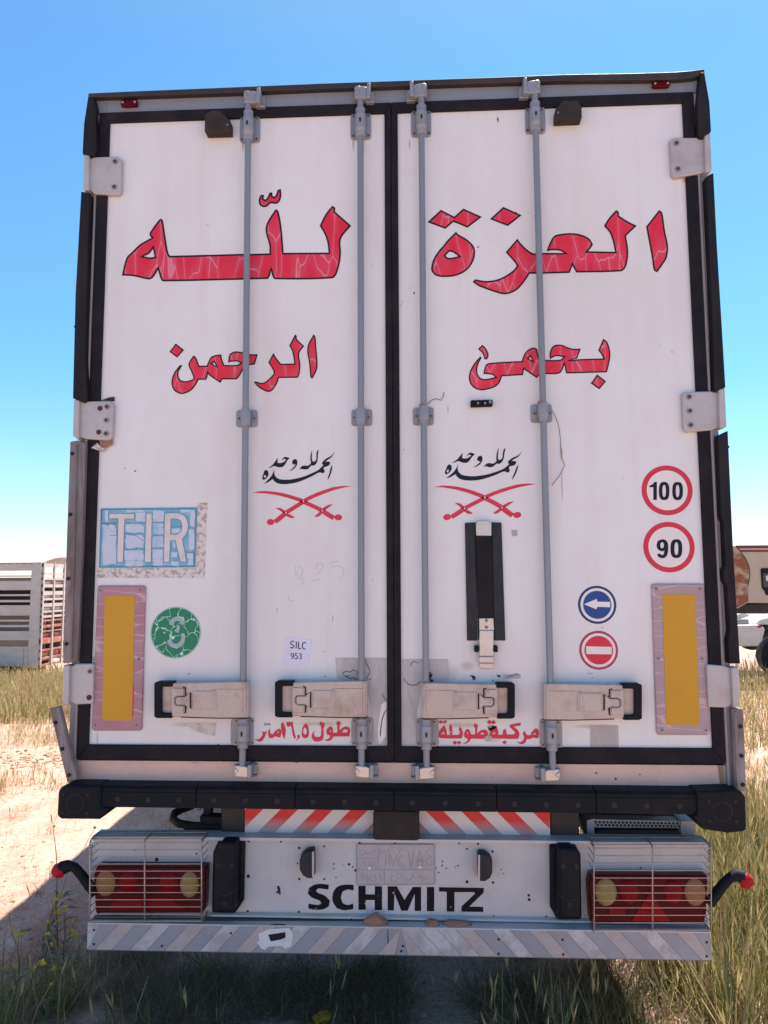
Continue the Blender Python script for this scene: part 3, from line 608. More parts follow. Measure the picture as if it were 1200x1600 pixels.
# ---- locking bars
def rot2(p): return p
def locking_bar(top, bot, br, cams, plate, grip_end, sgn):
    YR = -.034
    pt = P(top[0], top[1], YR); pb = P(bot[0], bot[1], YR)
    def at(z): f = (z - pb.z) / (pt.z - pb.z); return pb.x + (pt.x - pb.x) * f
    ct, cb = cams
    zt = P(ct[0], ct[3], YR).z + .012; zb = P(cb[0], cb[1], YR).z - .012
    b = B(); b.tube([(at(zt), YR, zt), (at(zb), YR, zb)], .0128, 14)
    rod = b.build('locking_bar', 'rod', TR, smooth=40)
    for k, (x0, y0, x1, y1) in enumerate(br):
        b = B(); p = P(x0, y0, -.007); q = P(x1, y1, -.007); zc = (p.z + q.z) / 2; xc = at(zc)
        b.prism(ellipse((p.x + q.x) / 2, zc, (q.x - p.x) / 2, (p.z - q.z) / 2, 28, 8), -.009, .001)
        h = (p.z - q.z) / 2; w2 = (q.x - p.x) / 2
        if k == 1: b.tube([(xc, YR + .004, zc - h * 1.02), (xc, YR + .004, zc - h * .5), (xc, YR + .004, zc - h * .45), (xc, YR + .004, zc + h * .4), (xc, YR + .004, zc + h * 1.0)], [.0185, .0185, .0205, .0205, .0175], 16)
        else:
            b.tube([(xc, YR + .004, zc + e * h) for e in (-1.12, -1.08, -1.05, -.62, -.55, -.3, .3, .55, .62, 1.05, 1.1)], [.0155, .0185, .0205, .0205, .0235, .0225, .0225, .0235, .0205, .0205, .0155], 16)
        o = b.build('bar_bracket', 'fit', rod, .0015, smooth=40)
        b = B()
        for sx in (-1, 1):
            for sz in ((-1, 1) if k != 1 else (0,)):
                c = (xc + sx * w2 * .72, zc + sz * h * .78); b.disc(c, .0068, -.0125, -.008, 12, 0); b.disc(c, .0036, -.0135, -.012, 6, 1)
        if k != 1: b.prism(ellipse(xc, zc, .004, .010, 14), YR - .0205, YR - .016, 1)
        build_each(b, 'bracket_bolt', ['bolt', 'dark'], o)
    for k, (x0, y0, x1, y1) in enumerate(cams):
        b = B(); p = P(x0, y0, -.05); q = P(x1, y1, -.05); zc = (p.z + q.z) / 2; h = (p.z - q.z) / 2; W_ = q.x - p.x
        xa = at(zc)
        u = lambda f: (p.x + W_ * f) if sgn > 0 else (q.x - W_ * f)
        b.tube([(u(.18), -.034, zc - h * .8), (u(.18), -.034, zc + h * .8)], .017, 14)
        b.prism([(u(.1), zc - h * .85), (u(.66), zc - h * .95), (u(.66), zc + h * .55), (u(.5), zc + h * .7), (u(.1), zc + h * .8)], -.05, -.012)
        b.prism([(u(.05), zc - h * .5), (u(.26), zc), (u(.05), zc + h * .5)], -.055, -.03)
        o = b.build('lock_cam', 'latch_steel' if k else 'fit', rod, .003, smooth=40)
        b = B(); b.prism([(u(.64), zc - h), (u(.82), zc - h), (u(.84), zc + h * .95), (u(.66), zc + h)], -.058, -.002)
        b.prism([(u(.55), zc - h * 1.05), (u(1.), zc - h * 1.05), (u(1.), zc - h * .8), (u(.55), zc - h * .8)], -.03, 0)
        b.prism([(u(.78), zc - h * .8), (u(.98), zc - h * .8), (u(.98), zc + h * .7), (u(.78), zc + h * .7)], -.018, 0)
        o = b.build('cam_keeper', 'fit', rod, .003)
    # handle
    xb, y0, xe, y1 = plate; YH = -.058
    L = grip_end - xb; Hh = y1 - y0
    def q_(u, v, yy=YH): p = P(xb + L * u, y0 + Hh * v, yy); return (p.x, p.z)
    b = B()
    b.prism([q_(0, .0), q_(.03, 0), q_(.78, .04), q_(.82, .06), q_(.82, .955), q_(.72, .965), q_(.3, 1.0), q_(0, .99)], YH, YH + .034)
    b.prism([q_(.34, .25), q_(.59, .25), q_(.59, .76), q_(.34, .76)], YH - .004, YH + .002)
    b.prism([q_(.02, .02), q_(.045, .02), q_(.045, .985), q_(.02, .985)], YH - .006, YH + .002)
    b.prism([q_(.36, .305), q_(.39, .305), q_(.39, .70), q_(.36, .70)], YH - .0075, YH)
    b.prism([q_(.8, .1), q_(.94, .1), q_(.94, .9), q_(.8, .9)], YH + .014, YH + .028)
    hd = b.build('handle', 'handle', rod, .0035)
    b = B(); b.prism([q_(.375, .24), q_(.36, .21), q_(.05, .21), q_(.05, .205), q_(.365, .205), q_(.38, .235)], YH - .001, YH + .001)
    b.prism([q_(.605, .29), q_(.66, .36), q_(.66, .16), q_(.69, .13), q_(.70, .16), q_(.675, .19), q_(.675, .40), q_(.75, .40), q_(.775, .44), q_(.775, .60), q_(.75, .645), q_(.675, .65), q_(.675, .84), q_(.69, .88), q_(.66, .86), q_(.655, .68), q_(.605, .75)], YH - .0008, YH + .002)
    b.prism([q_(.0, 1.0), q_(.72, .975), q_(.72, .99), q_(.3, 1.02), q_(.0, 1.01)], YH + .001, YH + .03)  # dark strip under the lower edge, painting in the shade line there
    b.build('handle_seam_and_shade', 'dark', rod)
    b = B(); b.prism([q_(.685, .19), q_(.80, .17), q_(.81, .19), q_(.81, .85), q_(.80, .87), q_(.685, .85), q_(.685, .66), q_(.755, .66), q_(.785, .60), q_(.785, .44), q_(.755, .385), q_(.685, .385)], YH - .006, YH + .002)
    b.prism([q_(.62, .30), q_(.67, .415), q_(.75, .415), q_(.765, .45), q_(.765, .59), q_(.75, .63), q_(.67, .63), q_(.62, .73)], YH - .008, YH + .002)
    b.build('handle_latch', 'handle', rod, .0025)
    b = B(); b.prism([q_(.80, 0), q_(.97, 0), q_(1.0, .04), q_(1.0, .96), q_(.97, 1.0), q_(.81, 1.0), q_(.81, .865), q_(.915, .865), q_(.925, .83), q_(.925, .17), q_(.915, .14), q_(.80, .14)], YH - .003, YH + .04)
    b.build('handle_grip', 'charcoal' if False else 'buffer', rod, .005)
    return rod
locking_bar((387.5, 217), (380, 1062), ((375, 182, 406, 222), (369, 641, 402, 667), (361, 1121.5, 395.5, 1165)), ((380, 139, 412, 161), (365, 1194, 399, 1216)), (388, 1065, 253, 1122), 241, 1)
locking_bar((563.2, 216), (564.7, 1062), ((547.5, 178, 580, 217), (549, 640, 581.5, 665), (549, 1121.5, 583, 1166)), ((554, 131.5, 584, 154), (554, 1194.5, 590, 1217)), (574, 1064, 440, 1121), 429.5, 1)
locking_bar((658.7, 211), (665.5, 1064), ((642, 173, 674, 213), (645, 637, 678, 664), (650, 1122.5, 685.5, 1167)), ((635, 128, 667, 151), (642, 1196, 680, 1219)), (658, 1067, 792, 1123), 804.5, -1)
locking_bar((837, 203), (860, 1065), ((820, 168, 852.5, 208), (829, 632, 863, 660), (843, 1123.5, 879, 1169)), ((812, 123, 845, 146), (838, 1199.5, 877, 1222)), (850, 1068, 990, 1125), 1003, -1)

# ---- big red lettering with black rims
A1, B1 = Crop(180, 280, 6), Crop(380, 280, 6)
lettering('red_lettering', [
  (A1((62,903),(105,738),(160,680),(230,612),(340,548),(323,527),(325,500),(410,382),(428,370),(445,384),(465,500),(497,690),(513,718),(900,708),(1195,700)) +
   B1((68,700),(246,695),(244,620),(210,452),(295,292),(312,281),(330,302),(352,400),(368,540),(379,690),(800,688),(790,600),(765,520),(717,437),(770,330),(835,248),(862,268),(862,305),(1012,436),(916,562),(917,690),(903,800),(870,900),(835,930),(300,938),(276,915),(262,858),(250,905),(232,935),(68,940)) +
   A1((1195,942),(455,958),(432,945),(400,850),(375,895),(345,930),(310,940),(170,910)), [A1((268,724),(322,695),(354,652),(369,726),(330,733))]),
  (B1((165,145),(197,148),(190,180),(205,192),(225,175),(245,127),(272,122),(274,155),(290,165),(305,150),(322,100),(352,90),(358,150),(345,200),(315,230),(257,228),(225,255),(190,262),(158,245),(146,215),(150,175)), [])],
  ['ink', 'red'], LD, -.0012, rim=2.7)
C1, D1 = Crop(650, 310, 5.714), Crop(840, 310, 5.4545)
lettering('red_lettering', [
  (C1((103,212),(222,102),(342,163),(422,90),(588,165),(460,262),(335,210),(262,272)), []),
  (C1((660,185),(780,76),(943,150),(820,247)), []),
  (C1((245,420),(275,380),(358,297),(375,318),(450,362),(510,420),(528,475),(512,560),(455,640),(360,690),(260,702),(180,690),(140,650),(138,600),(162,530),(205,465)), [C1((264,510),(300,473),(335,485),(378,516),(330,527),(285,529))]),
  (C1((505,745),(530,722),(620,737),(720,725),(800,690),(870,640),(900,603),(880,570),(800,480),(905,360),(935,400),(985,450),(1040,488),(1068,491)) +
   D1((40,464),(228,466),(185,446),(130,442),(75,450),(135,325),(200,303),(290,296),(370,308),(440,342),(472,392),(455,420),(430,450),(660,455),(642,370),(612,290),(565,235),(610,165),(670,99),(693,115),(694,147),(760,190),(845,233),(754,320),(772,440),(765,540),(742,600),(705,622),(330,632),(298,572),(273,635),(40,642)) +
   C1((1015,672),(975,735),(910,810),(850,845),(790,857),(730,845),(600,800),(545,775)), []),
  (D1((925,240),(1036,99),(1062,122),(1085,270),(1112,410),(1103,500),(1080,545),(1020,630),(992,612),(975,510)), [])],
  ['ink', 'red'], RD, -.0012, rim=2.6)
E1, F1 = Crop(260, 520, 8.571), Crop(370, 515, 8.571)
lettering('red_lettering', [
  (E1((40,255),(125,143),(235,230),(145,333)), []),
  (E1((180,432),(212,435),(198,462),(166,520),(162,580),(190,630),(250,648),(350,622),(360,603),(340,540),(295,425),(330,350),(365,303),(395,330),(440,440),(540,440),(560,390),(600,322),(660,298),(735,290),(744,350),(775,430),(940,430),(990,405),(950,386),(880,386),(825,400),(842,295),(880,262),(925,248),(1010,258)) +
   F1((165,328),(282,330),(240,470),(165,478),(110,500)) + E1((985,570),(945,625),(750,625),(722,672),(570,568),(556,545),(547,600),(530,630),(430,630),(400,690),(340,765),(270,805),(200,820),(130,795),(85,745),(68,670),(80,590),(115,515)), [E1((612,412),(640,395),(668,445))]),
  (F1((228,700),(260,695),(330,714),(380,700),(440,650),(490,592),(490,560),(460,500),(422,440),(490,312),(530,380),(590,457),(770,454),(757,370),(737,280),(702,215),(780,65),(802,85),(805,125),(902,220),(838,318),(850,470),(838,600),(815,645),(565,648),(540,720),(490,800),(450,830),(400,832),(340,805),(270,755)), []),
  (F1((945,235),(1028,62),(1052,95),(1065,240),(1080,420),(1075,530),(1012,660),(985,640),(970,470)), [])],
  ['ink', 'red'], LD, -.0012, rim=2.1)
G1, H1 = Crop(725, 525, 8.571), Crop(840, 520, 8.571)
lettering('red_lettering', [
  (G1((190,172),(245,118),(290,160),(325,230),(325,280),(300,318),(275,310),(250,240)), []),
  (G1((222,272),(235,295),(200,360),(180,430),(182,500),(215,555),(270,577),(340,568),(415,550),(375,520),(258,508),(285,400),(315,368),(400,355),(600,343),(775,335),(790,280),(830,210),(890,165),(940,155),(975,175),(992,240),(1010,312),(1085,318)) +
   H1((97,362),(300,360),(345,326),(250,314),(165,352),(160,290),(180,215),(230,165),(330,162),(400,192),(480,213),(580,210),(530,345),(430,367),(560,353),(880,343),(860,300),(812,235),(880,80),(930,120),(968,220),(975,310),(955,430),(928,530),(380,545),(360,428),(330,500),(285,548),(97,555)) +
   G1((1010,525),(975,565),(805,448),(790,525),(510,540),(480,620),(430,675),(340,710),(240,728),(150,705),(90,650),(65,570),(75,490),(110,410),(165,330)), [G1((865,300),(890,280),(915,330))]),
  (H1((712,678),(798,557),(917,650),(828,757)), [])],
  ['ink', 'red'], RD, -.0012, rim=2.1)

# ---- black calligraphy and the crossed swords, the same transfer on both doors
I1 = Crop(400, 695, 8.571)
CALL = [
  (I1((160,318),(225,265),(262,215),(292,172),(287,215),(290,242),(325,245),(370,230),(402,200),(390,188),(365,195),(345,212),(352,195),(372,170),(398,162),(450,178),(418,212),(395,252),(365,290),(320,302),(270,292),(240,285),(205,302)), []),
  (I1((440,352),(480,325),(515,287),(535,265),(505,264),(482,245),(490,215),(515,190),(540,195),(553,225),(547,270),(520,310),(480,340)), []),
  (I1((575,342),(608,292),(640,278),(690,280),(720,265),(735,245),(728,190),(735,120),(754,65),(748,140),(750,200),(762,227),(790,220),(808,195),(808,140),(815,90),(838,62),(828,140),(825,200),(806,250),(775,278),(745,276),(718,300),(690,325),(640,330),(605,322)), []),
  (I1((1054,86),(1015,160),(960,200),(925,230),(965,224),(992,232),(985,265),(955,286),(908,302),(905,320),(918,345),(915,370),(890,381),(858,370),(820,381),(760,415),(640,470),(540,505),(440,523),(350,526),(290,515),(245,487),(225,457),(190,482),(150,507),(108,521),(165,465),(200,425),(230,370),(246,322),(245,390),(270,435),(320,462),(420,468),(520,455),(640,425),(740,385),(830,340),(870,305),(902,272),(885,250),(890,230),(940,185),(1010,145)), []),
  (I1((1020,268),(1020,310),(1000,390),(963,472),(963,440),(985,370),(1000,310)), []),
  (I1((130,335),(160,350),(167,400),(145,440),(110,470),(88,466),(84,440),(95,400),(110,355)), [I1((104,437),(108,410),(124,402),(136,420),(120,446))])]
AF1 = affine([(512.6,749.8),(409.9,746.9),(497.4,702.6)], [(800.7,749.7),(695.3,738.0),(789.7,700.0)])
lettering('black_lettering', CALL, ['navy_ink'], LD, -.0012)
lettering('black_lettering', CALL, ['navy_ink'], RD, -.0012, aff=AF1)
K1 = Crop(390, 750, 7.0588)
SW = [(K1(*stroke([(35,145,1),(90,136,14),(150,134,24),(285,148,34),(400,172,38),(510,205,40),(588,232,42)])), []),
      (K1(*stroke([(600,245,44),(710,292,44),(797,335,46)])), []),
      (K1(*stroke([(1120,68,1),(1075,71,10),(1030,76,20),(920,98,34),(810,135,38),(700,180,40),(602,228,42)])), []),
      (K1(*stroke([(590,243,44),(490,305,44),(405,357,46)])), []),
      (K1(*stroke([(805,343,50),(870,385,52),(930,420,50)])), []), (K1(*ellipse(978,412,42,33,18)), []),
      (K1(*stroke([(398,367,50),(340,415,52),(280,462,50)])), []), (K1(*ellipse(232,464,42,33,18)), []),
      (K1(*stroke([(914,268,2),(875,285,24),(835,312,32),(808,330,28)])), []), (K1(*stroke([(795,352,28),(765,380,34),(735,398,22),(716,402,4)])), []),
      (K1(*stroke([(284,309,2),(330,320,24),(365,342,32),(393,358,28)])), []), (K1(*stroke([(405,378,28),(440,398,34),(475,410,24),(496,412,4)])), [])]
AF2 = affine([(395,770.5),(548.4,759.6),(474.3,783.3)], [(679,761.3),(838,756.3),(757.6,777.3)])
lettering('crossed_swords', SW, ['red_small'], LD, -.0012)
lettering('crossed_swords', SW, ['red_small'], RD, -.0012, aff=AF2)

# ---- small red lettering along the foot of the doors
L1 = Crop(395, 1120, 7.5)
lettering('red_lettering', [
  (L1((15,258),(60,265),(95,240),(115,205),(105,165),(130,182),(165,165),(150,215),(120,270),(85,295),(55,285)), []),
  (L1((178,190),(195,130),(207,197),(235,205),(260,170),(300,138),(330,150),(336,190),(320,245),(290,237),(257,232),(230,250),(190,248)), [L1((282,188),(300,168),(309,187))]),
  (L1((330,90),(355,60),(380,120),(386,180),(368,266),(345,200)), []),
  (L1((390,60),(470,62),(475,120),(490,190),(502,240),(488,265),(465,200),(455,130),(440,100),(430,120),(400,110)), []),
  (L1((530,208),(548,215),(550,240),(530,265),(503,286),(525,250),(520,225)), []),
  (L1((615,80),(640,95),(655,150),(655,220),(635,245),(600,252),(575,225),(575,170),(590,110)), [L1((612,122),(630,155),(632,195),(610,210),(590,190),(595,150))]),
  (L1((690,240),(700,190),(727,158),(716,200),(735,235),(775,237),(800,215),(800,120),(780,90),(790,53),(842,75),(840,110),(828,140),(830,230),(810,275),(760,292),(715,285)), []),
  (L1((830,270),(870,266),(900,245),(905,218),(870,210),(862,165),(885,125),(910,110),(935,130),(942,188),(990,185),(990,110),(975,80),(995,44),(1035,70),(1020,105),(1017,160),(1050,130),(1090,115),(1130,125),(1142,160),(1130,230),(945,232),(920,270),(880,285)), [L1((898,172),(914,153),(921,180)), L1((1040,182),(1075,150),(1100,160),(1100,185))])],
  ['red_small'], LD, -.0012)
lettering('scraped_letter_dots', [(L1((130,100),(140,65),(165,78),(190,70),(215,90),(200,105),(165,95),(150,105)), [])], ['fit'], LD, -.0012)
M1 = Crop(680, 1120, 7.0588)
lettering('red_lettering', [
  (M1((35,62),(62,36),(88,53),(112,33),(133,55),(102,79),(82,66),(60,79)), []),
  (M1((35,200),(50,150),(97,93),(120,130),(130,200),(165,200),(153,115),(178,78),(188,120),(190,200),(260,200),(270,165),(258,140),(275,108),(300,150),(305,200),(290,240),(130,240),(60,235),(40,225)), [M1((72,192),(95,163),(106,192))]),
  (M1((190,285),(215,262),(240,281),(264,264),(292,285),(264,308),(240,291),(215,308)), []),
  (M1((290,292),(340,280),(362,255),(350,240),(320,225),(320,180),(345,135),(375,140),(397,195),(440,195),(440,130),(425,100),(435,69),(475,95),(465,130),(464,185),(500,150),(550,140),(582,165),(575,220),(545,242),(397,240),(370,280),(330,298)), [M1((343,182),(360,168),(367,192)), M1((490,195),(525,173),(547,195))]),
  (M1((568,60),(598,33),(620,50),(645,36),(674,62),(642,87),(620,72),(595,84)), []),
  (M1((600,220),(605,170),(650,120),(670,93),(690,140),(697,200),(745,200),(748,150),(777,128),(790,195),(870,195),(880,170),(818,110),(830,85),(947,63),(940,97),(870,110),(925,165),(925,220),(910,245),(690,240),(610,232)), [M1((628,192),(655,163),(667,192))]),
  (M1((738,282),(765,260),(792,280),(765,304)), []),
  (M1((898,274),(940,282),(972,255),(980,220),(963,180),(985,158),(1012,200),(1050,205),(1065,170),(1100,130),(1130,130),(1145,170),(1140,230),(1110,236),(1080,230),(1050,245),(1012,245),(990,287),(960,302),(925,295)), [M1((1078,197),(1100,173),(1112,197))])],
  ['red_small'], RD, -.0012)
lettering('scraped_patch', [(M1((545,225),(580,205),(625,220),(635,250),(590,275),(545,265)), []), (M1((570,115),(600,90),(628,95),(620,120)), [])], ['tape'], RD, -.0016)

# ---- pencilled scrawl and stickers on the left door
S4 = Crop(320, 850, 4)
def lines(crop, polys, wd): return [(crop(*stroke([(x, y, wd) for x, y in pl])), []) for pl in polys]
lettering('pencil_scrawl', lines(S4, [[(565,140),(568,170),(572,205)], [(565,140),(595,142),(612,160),(608,185),(590,212)], [(588,220),(612,216),(620,226),(612,245),(597,256)],
   [(695,158),(703,130),(722,120),(737,132),(733,158),(700,188)], [(664,222),(672,230),(700,224),(722,222)], [(832,105),(790,118),(797,150),(830,136),(860,148),(868,175),(860,195),(845,214)], [(527,320),(522,350),(560,358)]], 2.6), ['tape'], LD, -.001, corner=70)
b = B(); b.px([(446.5, 995), (487, 999.5), (482, 1042), (442.5, 1037.5)], -.0014, -.0002); o = b.build('paper_label', 'paper', LD)
S = lambda *p: list(p)
lab = Crop(320, 850, 4)
gl = lines(lab, [[(558,612),(545,606),(535,616),(540,626),(552,632),(556,642),(548,650),(533,646)], [(572,609),(571,653)], [(586,610),(586,656)], [(583,653),(602,655)], [(633,620),(622,614),(612,622),(610,640),(615,653),(629,657)]], 6.2) + \
     lines(lab, [[(553,700),(543,702),(537,692),(543,683),(553,685),(556,697),(553,710),(540,716)], [(579,684),(566,684),(564,697),(576,698),(580,708),(574,717),(561,716)], [(589,686),(601,687),(605,693),(595,700),(605,706),(603,716),(590,719)]], 5.4)
lettering('label_text', gl, ['navy_ink'], LD, -.0018, corner=60)

Q1 = Crop(145, 785, 6.3158)
b = B(); b.sheet(to_plane(Q1((1030,8),(1132,0),(1108,662),(1105,745),(40,745),(45,650),(1018,648)), -.0006), [], -.0006); b.build('glue_residue', 'glue', LD)
b = B(); b.px(Q1((78,60),(1027,50),(1008,641),(60,646)), -.0035, -.0002, 1); b.px(Q1((95,78),(1008,68),(990,620),(80,626)), -.0042, -.003, 0)
_r = random.Random(4)
for (x0, y0, x1, y1) in ((92,216,236,628), (120,76,152,190), (330,76,520,98), (418,100,520,194), (590,76,700,194), (322,212,508,300), (318,318,505,454), (310,470,506,575), (320,575,500,632), (590,206,700,314), (586,330,698,444), (584,462,694,560), (590,560,690,628), (960,78,1008,238), (945,262,1004,470), (930,505,992,560), (940,560,990,622), (780,255,868,300), (772,490,835,540), (790,400,815,450), (775,580,850,628), (860,72,960,100)):
    n_ = 22; pts_ = []
    for k in range(n_):
        f = k / n_ * 4; e = int(f); f -= e
        X_, Y_ = ((x0 + (x1 - x0) * f, y0), (x1, y0 + (y1 - y0) * f), (x1 - (x1 - x0) * f, y1), (x0, y1 - (y1 - y0) * f))[e]
        cx_, cy_ = (x0 + x1) / 2, (y0 + y1) / 2; q_ = 1 - .13 * _r.random(); pts_.append((cx_ + (X_ - cx_) * q_ + 7 * (_r.random() - .5), cy_ + (Y_ - cy_) * q_ + 7 * (_r.random() - .5)))
    b.sheet(to_plane(smooth_loop(Q1(*pts_), 3, 75), -.0044), [], -.0044, 2)
for o_, hs in [x for pl_ in ([(85,207),(165,204),(250,201)], [(315,207),(420,203),(520,205)], [(585,201),(640,198),(700,201)], [(165,327),(240,327)], [(318,299),(390,315),(450,345),(500,382)], [(590,322),(640,324),(700,318)], [(675,246),(702,243)],
   [(765,246),(850,240),(930,248),(1010,255)], [(305,463),(440,459)], [(470,463),(515,455),(600,452),(690,448)], [(905,478),(940,492),(1000,497)], [(590,590),(615,592)], [(430,440),(445,462)], [(85,60),(84,180)], [(85,208),(235,214),(238,330)]) for x in lines(Q1, [pl_], 4.5)]: b.sheet(to_plane(smooth_loop(o_), -.0046), [], -.0046, 3)
tir = b.build('transit_plate', ['tir_mid', 'tir_rim', 'tir_blue', 'tear_dark'], LD)
TIRL = [(Q1((165,112),(408,115),(405,160),(312,160),(296,588),(240,588),(254,158),(162,156)), []), (Q1((530,110),(582,110),(572,588),(512,588)), []),
   (Q1((712,112),(850,108),(915,150),(940,230),(920,310),(880,360),(922,585),(868,585),(815,373),(762,373),(752,588),(702,588)), [Q1((768,160),(835,160),(875,195),(878,270),(840,313),(765,318))])]
bb = B()
for o_, hs in TIRL:
    ol = smooth_loop(o_); bb.sheet(to_plane(offset_loop(ol, -1.1), -.005), [to_plane(offset_loop(smooth_loop(h), 1.1), -.005) for h in hs], -.005, 0)
    bb.sheet(to_plane(ol, -.0058), [to_plane(smooth_loop(h), -.0058) for h in hs], -.0058, 1)
bb.build('transit_letters', ['tir_rim', 'tir_letter'], LD)
b = B(); 
c = P(274.6, 988.3); rr = abs(P(314.2, 988).x - c.x)
b.sheet([(c.x + rr * math.cos(a), c.z + rr * 1.0 * math.sin(a)) for a in np.linspace(0, 2 * math.pi, 48, False)], [], -.0008, 0)
b.sheet([(c.x + rr * .955 * math.cos(a), c.z + rr * .955 * math.sin(a)) for a in np.linspace(0, 2 * math.pi, 48, False)], [], -.0014, 1)
T1 = Crop(225, 940, 12)
for st in ([(510,440,80),(540,350,84),(620,318,82),(700,350,80),(725,430,60)], [(650,450,50),(640,510,60),(605,570,90)], [(725,590,50),(735,680,70),(700,780,85),(610,840,90),(510,800,85),(470,715,80)]):
    b.sheet(to_plane(smooth_loop(T1(*stroke(st))), -.002), [], -.002, 2)
b.build('round_sticker', ['green_edge', 'green', 'green_digit'], LD)

# ---- signs on the right door
def rings(name, cx, cy, r, steps, extra):
    b = B(); c = P(cx, cy); k = abs(P(cx + r, cy).x - P(cx - r, cy).x) / 2; y = -.0008; mats = []
    for f, m in steps:
        if m not in mats: mats.append(m)
        b.sheet([(c.x + k * f * math.cos(a), c.z + k * f * math.sin(a)) for a in np.linspace(0, 2 * math.pi, 56, False)], [], y, mats.index(m)); y -= .0006
    for outs, m, sm in extra:
        if m not in mats: mats.append(m)
        for o_, hs in outs:
            f = (lambda q: smooth_loop(q, 5)) if sm else (lambda q: [Vector(z) for z in q])
            b.sheet(to_plane(f(o_), y), [to_plane(f(h), y) for h in hs], y, mats.index(m))
    b.build(name, mats, RD)
S9 = Crop(995, 720, 8.889)
def zero(cx, cy, hx, hy, ix, iy): return (S9(*ellipse(cx, cy, hx, hy, 36, 2.7)), [S9(*ellipse(cx, cy, ix, iy, 28, 2.5))])
rings('speed_sign', 1042.2, 766.2, 39.9, [(1, 'sign_red'), (.80, 'sign_white')], [([(S9((176,347),(222,325),(246,294),(279,294),(279,544),(230,544),(230,366),(176,368)), [])], 'navy_ink', False), ([zero(380,420,73,127,24,84), zero(567,420,74,126,25,84)], 'navy_ink', False)])
rings('speed_sign', 1045.1, 854.8, 40.2, [(1, 'sign_red'), (.80, 'sign_white')], [([(S9((352,1090),(400,1102),(430,1145),(436,1220),(425,1300),(390,1345),(340,1352),(295,1332),(284,1292),(328,1290),(345,1312),(372,1302),(384,1245),(350,1260),(300,1235),(275,1180),(290,1115)), [S9((352,1128),(374,1150),(374,1198),(350,1218),(328,1195),(330,1145))])], 'navy_ink', True), ([zero(550,1220,82,131,27,88)], 'navy_ink', False)])
U1 = Crop(895, 905, 10.667)
rings('arrow_sign', 933, 945, 29.9, [(1, 'sign_navy'), (.875, 'sign_white'), (.735, 'sign_blue')], [([(U1((188,416),(400,328),(408,375),(624,378),(622,468),(408,460),(390,502)), [])], 'sign_white', False)])
rings('no_entry_sign', 935.3, 1015.9, 30.4, [(1, 'sign_dark_red'), (.875, 'sign_white'), (.735, 'sign_red')], [([(U1((222,1118),(648,1128),(646,1252),(226,1246)), [])], 'sign_white', False)])

# ---- tape repairs, wires, small fittings on the doors
def flat(name, mat, d, *polys, y=-.0007):
    b = B()
    for pl in polys: b.sheet(to_plane([Vector(q) for q in pl], y), [], y)
    return b.build(name, mat, d)
flat('tape_patch', 'tape', LD, [(523.7,1027.5),(604.5,1027.5),(605.2,1165),(584,1165),(583,1125),(572,1072),(556,1068),(540,1064),(526,1060)])
flat('tape_patch', 'tape', RD, [(628,1029.6),(700,1029.6),(702,1062.6),(661,1064),(652,1110),(650,1166),(629,1167)])
flat('tape_patch', 'tape', RD, [(922,1133),(966,1133),(967,1168.5),(922,1168.5)])
flat('tape_patch', 'tape', RD, [(785,1054),(813,1053),(814,1060),(787,1061)])
flat('peeled_paint', 'peel', LD, [(292,1130),(338,1129),(336,1150),(322,1148),(300,1140)])
flat('tape_patch', 'tape', RD, [(799,828),(808,828),(809,837),(800,838)])
PX = Crop(0, 0, 1)
for d_, pls in ((LD, [[(535,1052),(541,1049),(547,1050),(552,1047),(559,1050),(557,1055)], [(540,1056),(547,1060),(553,1059),(558,1062),(567,1063)], [(536,1053),(540,1057),(546,1055)], [(571,1031),(573,1038),(577,1045),(578,1052)], [(577,1052),(573,1060),(580,1062)], [(597,1083),(600,1090),(605,1095)], [(594,1150),(596,1130),(600,1115),(605,1108)]]),
                (RD, [[(672,1050),(675,1055),(672,1060),(677,1063),(673,1066)], [(734,1056),(741,1056),(743,1062),(738,1062)], [(776,1055),(783,1056)], [(763,1141),(769,1137),(775,1135)], [(631,1060),(638,1069),(650,1070),(658,1064)], [(641,1040),(646,1034),(654,1036)], [(793,1057),(801,1056),(806,1053),(811,1055)]])):
    for pl_ in pls: lettering('tear', lines(PX, [pl_], 1.5), ['tear_dark'], d_, -.0012, corner=70)
flat('peeled_paint', 'sign_white', LD, [(596,1100),(604,1096),(603,1150),(592,1165),(590,1140)], y=-.0012)
[flat('tear', 'dark', RD, q_, y=-.0012) for q_ in ([(671,1050),(675,1056),(672,1061),(678,1064),(674,1066),(669,1060)], [(735,1055),(744,1058),(740,1062)], [(777,1054),(783,1058),(778,1058)], [(762,1137),(770,1133),(776,1137),(766,1143)])]
flat('peeled_paint', 'glue', LD, [(142,700),(152,692),(156,697),(166,703),(155,704)], y=-.013)
flat('rust_scab', 'clod', LD, [(155,697),(160,688),(176,686),(176,694),(166,699)], y=-.013)
flat('rust_scab', 'brown_bracket', LD, [(157,626),(170,621),(179,620),(179,627)], y=-.004)
S7 = Crop(620, 460, 4)
b = B(); b.tube([P(x, y, -.006) for x, y in S7((190,685),(220,660),(245,652),(275,662),(290,640),(295,610))], .0012, 5); b.build('wire', 'dark', RD)
b = B(); b.tube([P(x, y, -.008) for x, y in S7((940,705),(968,722),(985,750),(1005,800),(1015,840),(1022,900),(1025,960),(1030,1020),(1043,1050),(1048,1070),(1020,1130),(970,1192))], .0011, 5); b.build('wire', 'dark', RD)
for x, y in ((661, 633), (846, 629)):
    b = B(); p = P(x, y, -.034); b.tube([(p.x, -.034, p.z - .004), (p.x, -.034, p.z + .004)], .0145, 14); b.build('wire_binding', 'clod', RD, smooth=40)
b = B(); b.px([(735.5,625.5),(739,624.5),(742,625),(770,624),(770,634),(735.5,635.5)], -.022, -.001); o = b.build('door_sensor', 'buffer', RD, .003)
b = B(); 
